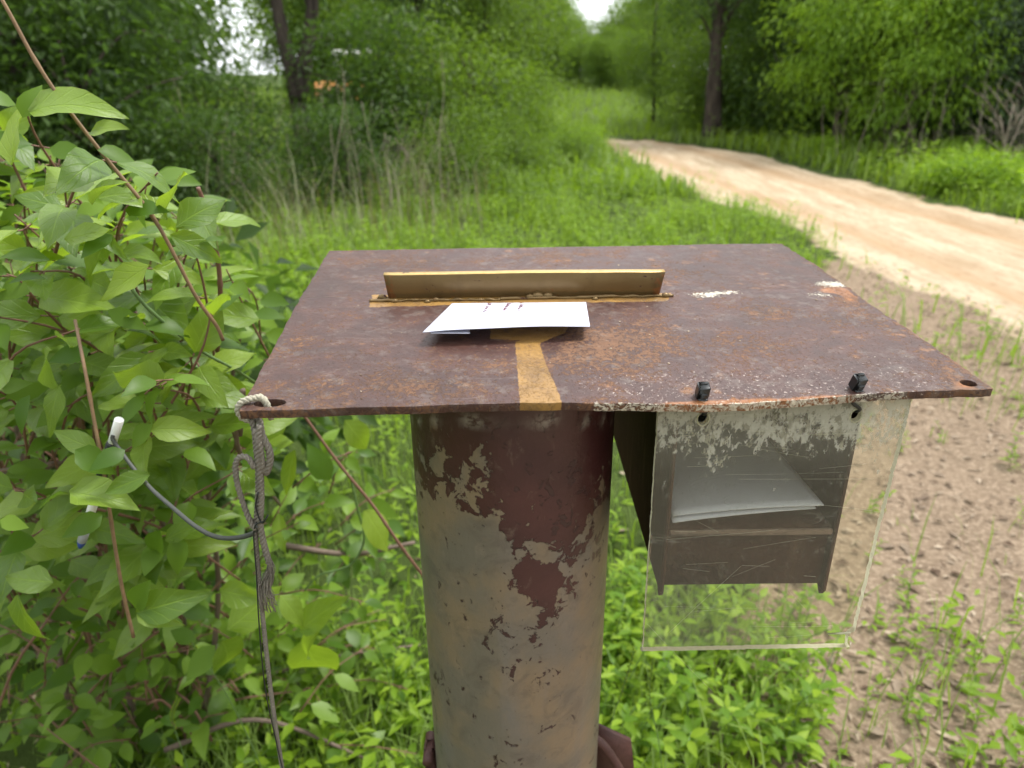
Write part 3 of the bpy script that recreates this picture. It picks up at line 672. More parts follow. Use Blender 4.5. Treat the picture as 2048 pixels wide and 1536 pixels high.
# ================================================================== ENVELOPES
def sheet(name, P, th, nu, nv, wob, mat, parent, seed):
    """bilinear sheet over four corners (back left, back right, front right, front left) with thickness"""
    P = [np.asarray(p, float) for p in P]; u, v = np.meshgrid(np.linspace(0, 1, nu), np.linspace(0, 1, nv))
    S = (P[0][None, None] * (1 - u)[..., None] + P[1][None, None] * u[..., None]) * (1 - v)[..., None] + (P[3][None, None] * (1 - u)[..., None] + P[2][None, None] * u[..., None]) * v[..., None]
    S[..., 2] += wob(u, v); base = np.array(parent_base(parent)); S = S.reshape(-1, 3) - base
    gi = np.arange(nu * nv).reshape(nv, nu); q = np.stack([gi[:-1, :-1], gi[1:, :-1], gi[1:, 1:], gi[:-1, 1:]], -1).reshape(-1, 4); N = nu * nv
    rim = [gi[0], gi[:, -1], gi[-1][::-1], gi[:, 0][::-1]]; e = np.concatenate([np.stack([r[:-1], r[1:]], -1) for r in rim])
    V = np.concatenate([S, S - np.array([0, 0, th])])
    Q = np.concatenate([q, q[:, ::-1] + N, np.stack([e[:, 0], e[:, 1], e[:, 1] + N, e[:, 0] + N], -1)])
    return obj(name, mesh_np(name, V, Q), MAT[mat], parent)
def ppl(x, y, off): a = plate_ab(x, y, off); return plate_pt(*a, off)
e1 = empty('envelope', (0, .56, 1.225), 'white envelope sticking out of the slot under the gold bar', 'envelope')
bk0, bk1 = ppl(904, 607, .0035), ppl(1172, 604.5, .0035)
fr0, fr1 = ppl(845, 661, .013), ppl(1180, 652, .012)
back = .028
sheet('paper_body', [bk0 + PB * .0005, bk1 + PB * .0005, fr1, fr0], .0005, 40, 20, lambda u, v: .0009 * np.sin(u * 3.1) * v * v + .0003 * np.cos(u * 9) * v * v - .0016 * (u < .35) * ((.35 - u) / .35) ** 2 * v, 'paper', e1, 1)
fl0, fl1 = fr0 - PN * .0025 + PB * .004 + PA * .006, fr0 + (fr1 - fr0) * .27 - PN * .0034 + PA * .001
sheet('flap', [fl0 + PB * .02 - PN * .003, fl1 + PB * .022 - PN * .003, fl1, fl0 - PB * .0035], .0003, 10, 6, lambda u, v: 0 * u, 'paper', e1, 2)
ink = MB(); U = fr1 - fr0
def env_pt(u, v):
    p = (bk0 * (1 - u) + bk1 * u) * (1 - v) + (fr0 * (1 - u) + fr1 * u) * v
    p[2] += .0009 * math.sin(u * 3.1) * v * v + .0003 * math.cos(u * 9) * v * v - (.0016 * ((.35 - u) / .35) ** 2 * v if u < .35 else 0) + .00022
    return p
rr_ = random.Random(4)
for (u0, v0, v1) in ((.265, .0, .37), (.405, .02, .33), (.502, .0, .36)):     # three printed lines running into the slot, too foreshortened to read
    v = v0
    while v < v1:
        hgt = rr_.choice((.026, .034, .038)); dv = .009
        for k in range(2):
            ua = u0 + rr_.uniform(0, .012); ub = ua + hgt * rr_.uniform(.5, 1)
            ink.add([env_pt(ua, v), env_pt(ub, v), env_pt(ub, v + dv), env_pt(ua, v + dv)], [[0, 3, 2, 1]])
            v += rr_.choice((.014, .018, .022))
        if rr_.random() < .18: v += .03
ink.build('printed_lines', MAT['ink'], e1)
e2 = empty('envelope', (.185, .55, 1.083), 'uppermost white envelope lying behind the acrylic flap', 'envelope')
sheet('paper_body', [(.127, .69, 1.0775), (.236, .69, 1.0780), (.2428, .4705, 1.0890), (.1252, .4700, 1.0815)], .0006, 24, 24, lambda u, v: .0018 * np.sin(u * 3.14) * v * v + .002 * np.sin(v * 2.6), 'paper', e2, 3)
e3 = empty('envelope', (.185, .55, 1.078), 'white envelope directly under another one behind the acrylic flap', 'envelope')
sheet('paper_body', [(.127, .69, 1.0745), (.234, .69, 1.0745), (.2380, .4725, 1.0860), (.1250, .4680, 1.0775)], .0006, 24, 24, lambda u, v: .0012 * np.sin(u * 3.14) * v * v, 'paper', e3, 4)

# ================================================================== ROPE, CORD, PEN
def twisted(path, r, mb, pitch=.011, strands=3, seed=0, n=None):
    path = np.asarray(path); L = np.sum(np.linalg.norm(np.diff(path, axis=0), axis=1)); n = n or max(24, int(L / .0014)); P = smooth_path(path, n)
    t_ = np.gradient(P, axis=0); t_ /= np.linalg.norm(t_, axis=1)[:, None]; ref = np.array([.3, 1, .1]); u = np.cross(t_, ref); u /= np.linalg.norm(u, axis=1)[:, None]; v = np.cross(t_, u)
    s_ = np.concatenate([[0], np.cumsum(np.linalg.norm(np.diff(P, axis=0), axis=1))])
    for k in range(strands):
        ph = 2 * math.pi * (s_ / pitch + k / strands)
        mb.tube(P + r * .5 * (np.cos(ph)[:, None] * u + np.sin(ph)[:, None] * v), r * .58, 6)
    return P
Yr = .412
rp = lambda L, Y=Yr: [aty(p[0], p[1], Y if len(p) < 3 else p[2]) for p in L]
rope = empty('rope', tuple(aty(510, 850, Yr)), 'grey braided rope knotted through the hole at the plate corner', 'rope')
mb = MB(); h0 = plate_ab(535, 806)
loop = [plate_pt(h0[0] + .001, h0[1] + .0, -.012), plate_pt(h0[0] - .001, h0[1], .0005), plate_pt(h0[0] - .004, h0[1] + .001, .0035), plate_pt(.010, h0[1] + .001, .0036), plate_pt(.001, h0[1] - .0003, .0022), plate_pt(-.0035, h0[1] - .0005, -.003), plate_pt(-.002, h0[1] - .0005, -.010), plate_pt(.006, h0[1] - .001, -.013)]
twisted(loop, .0024, mb, .009); mb.build('loop', MAT['rope_bleached'], rope, smooth=True)
mb = MB()
twisted(rp([(503, 838), (508, 862), (512, 900), (516, 960), (514, 1020), (511, 1060), (517, 1150), (528, 1260), (540, 1370), (552, 1460), (566, 1550), (575, 1640), (580, 1760), (575, 1900)]), .0018, mb, .010)
mb.build('hanging_strand', MAT['rope_fibre'], rope, smooth=True)
mb = MB()
twisted(rp([(518, 838, .414), (524, 870, .410), (538, 900, .409), (539, 925, .409), (531, 945, .410), (524, 925, .408), (519, 890, .407), (511, 858, .409)]), .0025, mb, .010)
twisted(rp([(520, 850, .408), (516, 900, .407), (521, 960, .408), (522, 1010, .408), (520, 1045, .409), (528, 1090, .410), (538, 1125, .411)]), .0023, mb, .010)
mb.build('knot', MAT['rope_fibre'], rope, smooth=True)
mb = MB(); twisted(rp([(509, 936, .407), (496, 916, .408), (480, 914, .410), (471, 930, .410), (474, 965, .410), (484, 1000, .410), (495, 1030, .410), (505, 1050, .409), (512, 1058, .408)]), .0020, mb, .010)
mb.build('side_loop', MAT['rope_fibre'], rope, smooth=True)
mb = MB(); fr_ = random.Random(3)
for k in range(46):
    a0 = np.array((536 + fr_.uniform(-4, 4), 1118 + fr_.uniform(-6, 6))); P = [a0]
    dx = fr_.uniform(-6, 6)
    for s_ in range(1, 6):
        P.append(a0 + np.array((dx * s_ * .55 + 7 * math.sin(s_ * 1.25 + .4) + fr_.uniform(-2, 2), s_ * fr_.uniform(14, 22))))
    mb.tube(smooth_path([aty(p[0], p[1], .411 + fr_.uniform(-.003, .003)) for p in P], 14), fr_.uniform(.00022, .0005), 4)
mb.build('frayed_end', MAT['rope_fibre'], rope, smooth=True)
mb = MB(); mb.tube(smooth_path(rp([(516, 985, .405), (512, 1015, .406), (524, 1046, .405), (536, 1030, .405), (528, 1042, .404), (508, 1060, .407), (513, 1150, .409), (519, 1260, .409), (531, 1380, .409), (556, 1500, .409), (575, 1600, .41), (576, 1800, .411)]), 70), .00055, 6)
tag(mb.build('black_thread', MAT['black_plastic'], None, True), 'thin black thread hanging alongside the grey rope', 'thread')
mb = MB(); mb.tube(smooth_path(rp([(514, 1050, .408), (508, 1066, .415), (470, 1076, .43), (430, 1073, .45), (390, 1052, .48), (345, 1015, .51), (300, 975, .535), (262, 930, .55), (240, 900, .558), (226, 880, .560), (226, 870, .561)]), 60), .0018, 8)
tag(mb.build('cord', MAT['grey_cord'], None, True), 'grey plastic cord sagging from the rope to the pen in the shrub', 'cord')
pen = empty('pen', tuple(aty(226, 880, .56)), 'pen with white cap end hanging among the leaves on a cord', 'pen')
pa, pb_ = aty(239, 838, .562), aty(160, 1095, .585); pd = pb_ - pa
seg = lambda a, b, r0, r1, mname, nm: (lambda M_: (M_.tube([pa + pd * a, pa + pd * (a + .005), pa + pd * (b - .005), pa + pd * b], [r0 * .75, r0, r1, r1 * .8], 14), M_.build(nm, MAT[mname], pen, True)))(MB())
seg(0, .165, .0040, .0038, 'white_plastic', 'end_cap'); seg(.165, .42, .0048, .0050, 'black_plastic', 'grip'); seg(.42, .50, .0046, .0044, 'white_plastic', 'collar')
seg(.50, .86, .0042, .0042, 'white_plastic', 'barrel'); seg(.86, .945, .0044, .0044, 'grey_plastic', 'sleeve'); seg(.945, 1.0, .0042, .0022, 'blue_plastic', 'tip')
mb = MB()
for k in range(3):
    an_ = k * .55 - 2.2; o_ = np.array([math.cos(an_), math.sin(an_), 0]) * .0043; mb.tube([pa + pd * .72 + o_, pa + pd * .855 + o_], .0005, 6)
mb.build('blue_stripe', MAT['blue_plastic'], pen)
# ================================================================== FOLIAGE HELPERS
def unit(v): return v / (np.linalg.norm(v, axis=-1, keepdims=True) + 1e-12)
def leaf_quads(P, D, N, L, Wd, fold=.18):
    """folded four-point leaves: P base, D direction, N rough normal; returns V, T"""
    D = unit(D); S = unit(np.cross(D, N)); N = np.cross(S, D); L = np.broadcast_to(L, len(P))[:, None]; Wd = np.broadcast_to(Wd, len(P))[:, None]
    mid = P + D * L * .45
    V = np.stack([P, mid + S * Wd / 2 + N * Wd * fold, P + D * L - N * L * .12, mid - S * Wd / 2 + N * Wd * fold], 1).reshape(-1, 3)
    k = np.arange(len(P))[:, None] * 4
    return V, np.concatenate([k + [[0, 1, 2]], k + [[0, 2, 3]]])
def rdir(n, r=rng): return unit(r.normal(size=(n, 3)))
def crown_mesh(name, seed, clumps, per, ext, zc, leaf, droop=.35, sig=.28, low=None, mat='mid_foliage', asp=.42, flat=1.0):
    """leaf clumps spread through an uneven ellipsoid round (0,0,zc); ext = radii"""
    r = np.random.default_rng(seed); u = rdir(clumps, r); rad_ = r.random(clumps) ** .45
    lob = .75 + .5 * vnoise(u * 1.7 + 9, seed)
    C = u * (rad_ * lob)[:, None] * np.array(ext) + np.array([0, 0, zc])
    if low is not None: C[:, 2] = np.maximum(C[:, 2], low + r.random(clumps) * .4)
    n = clumps * per; ci = np.repeat(np.arange(clumps), per)
    off = r.normal(size=(n, 3)) * sig * np.array([1, 1, .62 * flat]); P = C[ci] + off
    if low is not None: P[:, 2] = np.maximum(P[:, 2], .02 + r.random(n) * .1)
    out = unit(off + (C[ci] - np.array([0, 0, zc])) * .35)
    D = unit(out * .8 + rdir(n, r) * .7 + np.array([0, 0, -droop])); N = unit(np.array([0, 0, 1.]) + rdir(n, r) * .75)
    Ls = leaf * r.uniform(.6, 1.3, n)
    V, T = leaf_quads(P, D, N, Ls, Ls * asp)
    tint = np.clip(r.random(clumps)[ci] * .6 + r.random(n) * .4, 0, 1)
    me = mesh_np(name, V, None, T, {'tint': np.repeat(tint, 4)}, smooth=False); me.materials.append(MAT[mat]); return me, C
def trunk_mesh(name, seed, path, r0, r1, C=None, nl=10, bend=.2, n=9):
    r = np.random.default_rng(seed); mb = MB(); paths = path if isinstance(path[0][0], (tuple, list)) else [path]
    for k, p in enumerate(paths):
        P = smooth_path(p, 16); rr0 = r0 * (1 if k == 0 else .75)
        mb.tube(P, np.linspace(rr0, r1, 16) * (1 + .08 * r.normal(size=16)) + (np.exp(-np.linspace(0, 9, 16)) * rr0 * .35 if k == 0 else 0), n)
        if C is not None:
            for c in C[r.choice(len(C), min(nl, len(C)), replace=False)]:
                i = int(np.clip(np.argmin(np.abs(P[:, 2] - c[2] * .72)), 2, 14)); a = P[i]; md = (a + c) / 2 + np.array([0, 0, .12 * np.linalg.norm(c - a)]) + r.normal(size=3) * bend * .3
                mb.tube(smooth_path([a, md, c], 7), np.linspace(max(r1, .02) * .8, .006, 7), 5)
    me = mb.mesh(name, True); me.materials.append(MAT['tree_bark']); return me
def put(name, parts, loc, label, cat, group=None, rz=0.0, sc=1.0):
    z = float(gz(loc[0], loc[1])) - .03; o = empty(name, (loc[0], loc[1], z), label, cat, group); o.rotation_euler.z = rz; o.scale = (sc,) * 3 if not isinstance(sc, tuple) else sc
    for nm, me_ in parts: obj(nm, me_, None, o)
    return o

# ================================================================== WOODS BEHIND
tall = lambda h, sx=.2, sy=.1: [(0, 0, 0), (sx * .3, sy, h * .3), (sx, sy * .5, h * .65), (sx * .8, 0, h)]
KIND = {}
def kind(k, seed, cl, per, ext, zc, leaf, mat, th, r0, droop=.35, sig=.28, low=None, nl=12, path=None, asp=.42, flat=1.0):
    me_, C_ = crown_mesh('crown', seed, cl, per, ext, zc, leaf, droop, sig, low, mat, asp, flat)
    KIND[k] = [('trunk', trunk_mesh('trunk', seed, path or tall(th), r0, r0 * .3, C_, nl)), ('crown', me_)]
kind('dark_a', 1, 210, 55, (2.2, 2.0, 2.3), 2.9, .125, 'dark_foliage', 5, .10, .5, .30)
kind('dark_b', 2, 190, 60, (2.0, 2.2, 2.6), 3.1, .110, 'dark_foliage', 5.5, .12, .4, .30)
kind('mid_a', 3, 200, 60, (1.9, 1.8, 2.4), 2.9, .105, 'mid_foliage', 5.2, .09, .45, .26)
kind('mid_b', 4, 180, 60, (1.7, 1.8, 2.2), 2.6, .100, 'mid_foliage', 4.8, .08, .4, .25)
kind('bright_a', 5, 120, 75, (1.25, 1.2, 1.9), 2.4, .105, 'bright_foliage', 4.2, .045, .75, .22, asp=.30)
kind('bright_b', 6, 95, 75, (1.0, 1.0, 1.5), 1.9, .095, 'bright_foliage', 3.4, .035, .75, .20, asp=.30)
kind('bush', 7, 110, 60, (1.0, .95, 1.0), .95, .075, 'mid_foliage', 1.5, .03, .25, .20, low=.10)
kind('bush_dark', 8, 110, 60, (1.1, 1.0, 1.05), 1.0, .085, 'dark_foliage', 1.6, .03, .25, .20, low=.10)
kind('bush_bright', 9, 80, 60, (.75, .7, .62), .55, .065, 'bright_foliage', .9, .02, .2, .16, low=.05)
kind('cedar', 10, 240, 70, (1.5, 1.5, 2.8), 2.9, .075, 'cedar_foliage', 5.6, .11, .5, .22, asp=.22)
fork = [[(0, 0, 0), (.02, 0, .6), (-.02, 0, 1.25), (-.16, .05, 2.4), (-.3, .1, 4.6)], [(-.02, 0, 1.15), (.16, 0, 1.7), (.42, -.05, 2.6), (.6, 0, 4.8)]]
kind('fork', 11, 150, 50, (2.4, 2.2, 1.5), 4.6, .11, 'mid_foliage', 5, .20, .5, .30, path=fork, nl=9)
kind('dark_trunk', 12, 170, 60, (2.1, 2.1, 1.7), 4.4, .11, 'dark_foliage', 6, .22, .5, .30, nl=12)
kind('far', 13, 260, 70, (3.4, 3.2, 4.2), 4.2, .24, 'mid_foliage', 7, .16, .3, .5)

def spot(px_, Y_): p = aty(px_, 300, Y_); return (float(p[0]), float(Y_))
TREES = [
 ('fork', (-3.35, 12.2), 0, 1.0, 'forked tree whose dark trunk splits in a V behind the left thicket', 'tree', None),
 ('dark_trunk', (-1.7, 14.5), 1, .85, 'dark straight tree right of the forked trunk beyond the thicket', 'tree', None),
 ('dark_trunk', (4.6, 16.9), 2, .85, 'tall dark trunked tree standing beyond the bend of the dirt road', 'tree', None),
 ('dark_a', (-5.2, 8.0), 0, 1.0, 'dense dark leafy tree closest behind the left shrub', 'tree', None),
 ('dark_b', (-5.5, 9.8), 2, .85, 'dark leafy tree left of the forked trunk with white sky beside it', 'tree', None),
 ('dark_a', (-7.4, 9.8), 3, 1.1, None, 'tree', 'dark trees at the far left'),
 ('dark_b', (-8.6, 7.4), 1, 1.1, None, 'tree', 'dark trees at the far left'),
 ('dark_a', (-7.6, 12.8), 4, 1.1, None, 'tree', 'dark trees at the far left'),
 ('mid_b', (-.6, 15.2), 0, .95, 'mid green tree hanging over the small meadow from the left', 'tree', None),
 ('mid_a', (-1.9, 17.4), 1, .9, None, 'tree', 'green trees behind the thicket'),
 ('mid_a', (-.1, 18.5), 5, .8, None, 'tree', 'green trees behind the thicket'),
 ('mid_b', (4.05, 21.2), 3, .66, 'light green tree at the road bend beside the small meadow', 'tree', None),
 ('mid_a', (5.9, 22.5), 4, .95, 'mid green tree behind and left of the tall dark trunk', 'tree', None),
 ('mid_b', (6.6, 20.0), 0, 1.0, 'mid green tree close behind the tall dark trunk', 'tree', None),
 ('bright_a', (5.9, 13.6), 0, 1.0, 'bright green feathery sapling right of the tall dark trunk', 'tree', None),
 ('bright_a', (7.1, 13.0), 2, 1.05, 'bright green feathery tree in the middle of the right wood edge', 'tree', None),
 ('bright_b', (6.3, 11.7), 1, 1.0, 'small bright sapling lit against the dark right wood', 'tree', None),
 ('bright_a', (8.5, 13.2), 4, 1.1, 'bright leafy tree at the top right corner of the wood', 'tree', None),
 ('cedar', (7.7, 11.5), 0, 1.0, 'dark cedar at the right edge of the picture', 'tree', None),
 ('cedar', (7.6, 14.6), 2, 1.05, None, 'tree', 'dark evergreens deep in the right wood'),
 ('cedar', (9.6, 14.8), 1, 1.15, None, 'tree', 'dark evergreens deep in the right wood'),
 ('cedar', (11.2, 11.6), 3, 1.2, None, 'tree', 'dark evergreens deep in the right wood'),
 ('dark_b', (6.9, 17.0), 3, 1.05, None, 'tree', 'broadleaf trees deep in the right wood'),
 ('dark_a', (9.0, 17.6), 1, 1.5, None, 'tree', 'broadleaf trees deep in the right wood'),
 ('dark_b', (11.8, 15.0), 2, 1.5, None, 'tree', 'broadleaf trees deep in the right wood'),
 ('dark_a', (13.2, 12.0), 5, 1.25, None, 'tree', 'broadleaf trees deep in the right wood'),
 ('dark_b', (10.4, 13.4), 4, 1.3, None, 'tree', 'broadleaf trees deep in the right wood'),
 ('dark_a', (8.4, 12.6), 2, 1.0, None, 'tree', 'broadleaf trees deep in the right wood'),
 ('dark_a', (8.0, 20.5), 5, 1.5, None, 'tree', 'broadleaf trees deep in the right wood'),
 ('bush', (-.75, 11.4), 0, 1.15, 'round green bush in the middle of the thicket above the plate', 'bush', None),
 ('bush', (-.05, 12.8), 2, .8, 'green bush at the right end of the thicket by the meadow', 'bush', None),
 ('bush_dark', (-1.9, 10.8), 1, 1.15, 'dark green bush under the forked tree', 'bush', None),
 ('bush_dark', (-3.5, 9.2), 3, .8, 'dark green bush left of the forked trunk', 'bush', None),
 ('bush_dark', (-4.0, 7.3), 4, 1.1, 'dark bush behind the upright red stem of the left shrub', 'bush', None),
 ('bush_dark', (-5.3, 6.3), 5, 1.2, 'dark bush behind the shrub at the left picture edge', 'bush', None),
 ('bush', (-1.4, 13.2), 5, 1.3, None, 'bush', 'green bushes deep in the thicket'),
 ('bush', (-2.05, 12.6), 1, 1.0, None, 'bush', 'green bushes deep in the thicket'),
 ('bush', (-.2, 14.4), 3, 1.15, None, 'bush', 'green bushes deep in the thicket'),
 ('bush', (.1, 9.9), 4, .5, 'small green bush before the thicket near the road side', 'bush', None),
 ('bush', (.95, 10.9), 0, .42, 'green bush at the road end of the thicket', 'bush', None),
 ('bush', (-.7, 8.9), 2, .62, 'low green bush in front of the thicket above the gold bar', 'bush', None),
 ('bush_dark', (-1.9, 8.2), 5, .62, 'low dark bush among the dry stalks', 'bush', None),
 ('bush_dark', (-2.9, 7.0), 0, .6, 'low dark bush left of the dry stalks', 'bush', None),
 ('bush_dark', (6.9, 14.6), 0, 1.5, None, 'bush', 'dark bushes along the right wood edge'), ('bush_dark', (8.4, 13.8), 1, 1.5, None, 'bush', 'dark bushes along the right wood edge'), ('bush_dark', (8.2, 12.6), 2, 1.3, None, 'bush', 'dark bushes along the right wood edge'),
 ('bush_dark', (5.9, 16.2), 3, 1.3, None, 'bush', 'dark bushes along the right wood edge'), ('bush_dark', (8.9, 10.9), 4, 1.3, None, 'bush', 'dark bushes along the right wood edge'), ('bush', (4.9, 18.6), 5, 1.2, 'green bush at the foot of the tall dark trunk', 'bush', None), ('bush', (5.4, 18.4), 2, 1.4, 'green bush right behind the tall dark trunk', 'bush', None), ('bush', (6.2, 15.2), 1, 1.0, 'green bush under the feathery sapling', 'bush', None),
 ('bush_bright', (1.25, 13.4), 1, (1.0, .8, .6), 'low bright bush between the meadow and the road', 'bush', None),
 ('bush_bright', (5.75, 8.9), 0, (.95, .85, .5), 'bright leafy vine mound on the far road verge', 'bush', None),
 ('bush_bright', (6.2, 7.9), 2, (.9, .8, .5), 'low leafy mound at the right edge of the far verge', 'bush', None),
 ('bush_bright', (6.4, 10.5), 3, .5, 'small pale green bush beside the bare grey twigs', 'bush', None),
 ('bush_bright', (5.3, 12.4), 4, .42, 'small bright sprout below the right saplings', 'bush', None),
]
DEEP = {'dark trees at the far left': 'dark leafy tree at the far left behind the nearer trees', 'green trees behind the thicket': 'green tree rising behind the thicket bushes',
        'trees behind the road bend': 'green tree behind the bend of the dirt road', 'dark evergreens deep in the right wood': 'dark evergreen deep in the right wood',
        'broadleaf trees deep in the right wood': 'dark broadleaf tree deep in the right wood', 'dark bushes behind the left shrub': 'dark bush behind the big leaved shrub at left', 'dark bushes along the right wood edge': 'dark bush in the shade of the right wood edge', 'green bushes deep in the thicket': 'green bush deep in the thicket behind other bushes',
        'far trees across the meadow': 'hazy green tree on the far side of the meadow'}
for (k, p, rz, sc, lab, cat, grp) in TREES:
    put({'tree': 'tree', 'bush': 'bush'}[cat], KIND[k], p, lab or DEEP[grp], cat, grp, rz * 1.1, sc)
for i, (x, y, s_) in enumerate([(-22, 44, 1.2), (-11, 46, 1.1), (-6.5, 43, .8), (-3, 49, .75), (0.5, 46, .66), (2.2, 48, .62), (4.0, 52, .5), (7.4, 45, .6), (1.4, 58, .9), (-1.2, 42, .6), (4.6, 38, .30), (5.4, 41, .36), (6.3, 39, .34), (5.8, 46, .45), (3.7, 40, .3), (9.6, 52, .8), (3.6, 60, .7), (9.5, 43, .8), (13, 40, 1.0), (17, 36, 1.1), (-16.5, 34, 1.1), (-7.0, 30, .8), (12, 28, 1.0), (16, 24, 1.2), (19, 18, 1.2), (-13, 18, 1.1), (-12, 25, 1.1), (21, 30, 1.3)]):
    put('tree', KIND['far'], (x, y), DEEP['far trees across the meadow'], 'tree', 'far trees across the meadow', i * .7, s_)

# work vehicle glimpsed through the thicket
simple('orange_paint', (.62, .24, .04), .4, .1, 5); simple('white_paint', (.75, .75, .72), .4, .05, 5); simple('tyre_rubber', (.02, .02, .02), .8, .2, 20)
vx, vy = -4.6, 25.0; vz = float(gz(vx, vy))
veh = empty('work_vehicle', (vx, vy, vz), 'orange work vehicle with white roof, mostly hidden behind the thicket', 'vehicle')
def vpart(nm, c, d, mat): MB().box(np.array([vx, vy, vz]) + np.array(c), d, bev=.05).build(nm, MAT[mat], veh)
vpart('body', (0, 0, .85), (3.0, 1.5, .7), 'orange_paint'); vpart('bonnet', (1.9, 0, .95), (1.0, 1.2, .7), 'orange_paint')
vpart('roof', (.2, 0, 2.02), (2.1, 1.6, .14), 'white_paint')
for sx in (-.7, 1.1):
    for sy in (-.7, .7): vpart('roof_post', (sx, sy, 1.57), (.09, .09, .80), 'white_paint')
for sx in (-1.0, 1.5):
    for sy in (-.8, .8):
        b = MB(); c0 = np.array([vx + sx, vy + sy, vz + .48]); b.tube([c0 - [0, .16, 0], c0 - [0, .13, 0], c0 + [0, .13, 0], c0 + [0, .16, 0]], [.40, .48, .48, .40], 20); b.build('wheel', MAT['tyre_rubber'], veh, True)

# bare twigs on the far verge
mb = MB(); r_ = random.Random(5)
def twiggy(mb, p, d, L, r, lev):
    d = unit(np.array(d)); q = p + d * L + np.array([r_.gauss(0, .02), r_.gauss(0, .02), 0]) * L; mb.tube(smooth_path([p, (p + q) / 2 + np.array([r_.gauss(0, .03) * L, 0, 0]), q], 5), np.linspace(r, r * .5, 5), 5)
    if lev:
        for k in range(4):
            f = .25 + k * .2; s_ = -1 if k % 2 else 1; twiggy(mb, p + d * L * f, d + np.array([s_ * .75, r_.gauss(0, .4), r_.uniform(-.1, .3)]), L * r_.uniform(.4, .6), r * .5, lev - 1)
for (x, y, lab) in ((6.35, 9.7, 'bare grey branching twigs standing in front of the cedar'), (6.95, 9.8, 'bare grey twigs at the right picture edge')):
    mb = MB(); z = float(gz(x, y))
    for k in range(3): twiggy(mb, np.array([x + .15 * k, y, z]), (.35 - .35 * k, .1, 1), r_.uniform(.7, 1.05), .013, 2)
    tag(mb.build('bare_twigs', MAT['dry_stalk']), lab, 'dead plant')

# dry stalks in front of the thicket and along the right wood edge
stalks = []
for k in range(5):
    mb = MB(); h = (.9, 1.1, 1.3, 1.0, 1.45)[k]; lx = r_.uniform(-.35, .35); mb.tube(smooth_path([(0, 0, 0), (lx * .3, .05, h * .4), (lx * .7, 0, h * .8), (lx, .02, h)], 9), np.linspace(.0042, .0018, 9), 5)
    for q in range(3): f = r_.uniform(.4, .9); a0 = np.array([lx * f * .8, .03, h * f]); mb.tube([a0, a0 + np.array([r_.uniform(-.2, .2), 0, r_.uniform(.08, .25)])], [.0018, .001], 4)
    me_ = mb.mesh('dry_stalk', True); me_.materials.append(MAT['dry_stalk']); stalks.append(me_)
for i in range(110):
    if i < 74: x, y = r_.uniform(-3.9, -.4), r_.uniform(6.6, 9.6); lab, g = 'dry grey stalk standing in front of the left thicket', 'dry stalks before the left thicket'
    else: x, y = r_.uniform(4.9, 7.8), r_.uniform(10.2, 14.0); lab, g = 'dry pale stalk standing along the right wood edge', 'dry stalks along the right wood edge'
    o = obj('dry_stalk', stalks[i % 5], None, None, (x, y, float(gz(x, y)) - .02)); o.rotation_euler = (r_.gauss(0, .14), r_.gauss(0, .22), r_.uniform(0, 6.28)); o.scale = (1, 1, r_.uniform(.7, 1.15)); tag(o, lab, 'stalk', g)

# ================================================================== GRASS AND GROUND COVER
def in_view(x, y, m_=.12):
    z = np.zeros_like(x); p = proj(np.stack([x, y, z + .1], -1)); return (p[:, 0] > -2048 * m_) & (p[:, 0] < 2048 * (1 + m_)) & (p[:, 1] < 1536 * (1 + m_)) & (y > .2)
def scatter(n, y0, y1, dens, seed):
    """points over the visible wedge of ground, kept with probability dens(x, y)"""
    r = np.random.default_rng(seed); y = y0 + (y1 - y0) * r.random(n) ** 1.25; hw = .95 * y + .8; x = (r.random(n) * 2 - 1) * hw
    k = (r.random(n) < dens(x, y)) & in_view(x, y) & (np.hypot(x, y - .545) > .105); return x[k], y[k]
def green(x, y):
    d = road_d(x, y); s = soil_mask(x, y); pn = fbm(np.stack([x, y], -1) * 1.7, 31, 3)
    g = np.clip((np.abs(d) - 1.12) / .35, 0, 1) * (1 - .965 * s) + s * np.clip((pn - .58) * 1.0, 0, .08) * np.clip((4.2 - y) / 1.5, 0, 1) * (np.abs(d) > 1.3)
    return np.clip(g * np.clip((pn - .28) * 3.2, .12, 1), 0, 1)
def blades(name, n, y0, y1, hmin, hmax, wd, seed, dens=green, mat='grass_blade'):
    r = np.random.default_rng(seed); x, y = scatter(n, y0, y1, dens, seed); n = len(x); z = gz(x, y) - .005
    hn = .5 + vnoise(np.stack([x, y], -1) * 1.3, 77); h = (hmin + (hmax - hmin) * r.random(n) ** 1.8) * hn; a = r.random(n) * 6.283; ln = r.uniform(.1, .75, n) * h
    P = np.stack([x, y, z], -1); d = np.stack([np.cos(a), np.sin(a), 0 * a], -1); s_ = np.stack([-np.sin(a), np.cos(a), 0 * a], -1) * (wd * r.uniform(.6, 1.4, n))[:, None] / 2
    md = P + d * (ln * .35)[:, None] + np.array([0, 0, 1.]) * (h * .62)[:, None]; tp = P + d * ln[:, None] + np.array([0, 0, 1.]) * (h * r.uniform(.75, 1, n))[:, None]
    V = np.stack([P - s_, P + s_, md - s_ * .8, md + s_ * .8, tp], 1).reshape(-1, 3); k = np.arange(n)[:, None] * 5
    t_ = np.clip(.35 * r.random(n) + .65 * fbm(np.stack([x, y], -1) * 2.2, 15, 2), 0, 1)
    return tag(obj(name, mesh_np(name, V, k + [[0, 1, 3, 2]], k + [[2, 3, 4]], {'tint': np.repeat(t_, 5)}, smooth=False), MAT[mat]), kind='stuff')
tag(blades('near_grass', 46000, .75, 3.6, .05, .24, .0042, 1), 'green grass growing round the post', 'grass')
tag(blades('middle_grass', 90000, 3.4, 9.5, .07, .28, .0085, 2), 'green grass strip between the post and the dirt road', 'grass')
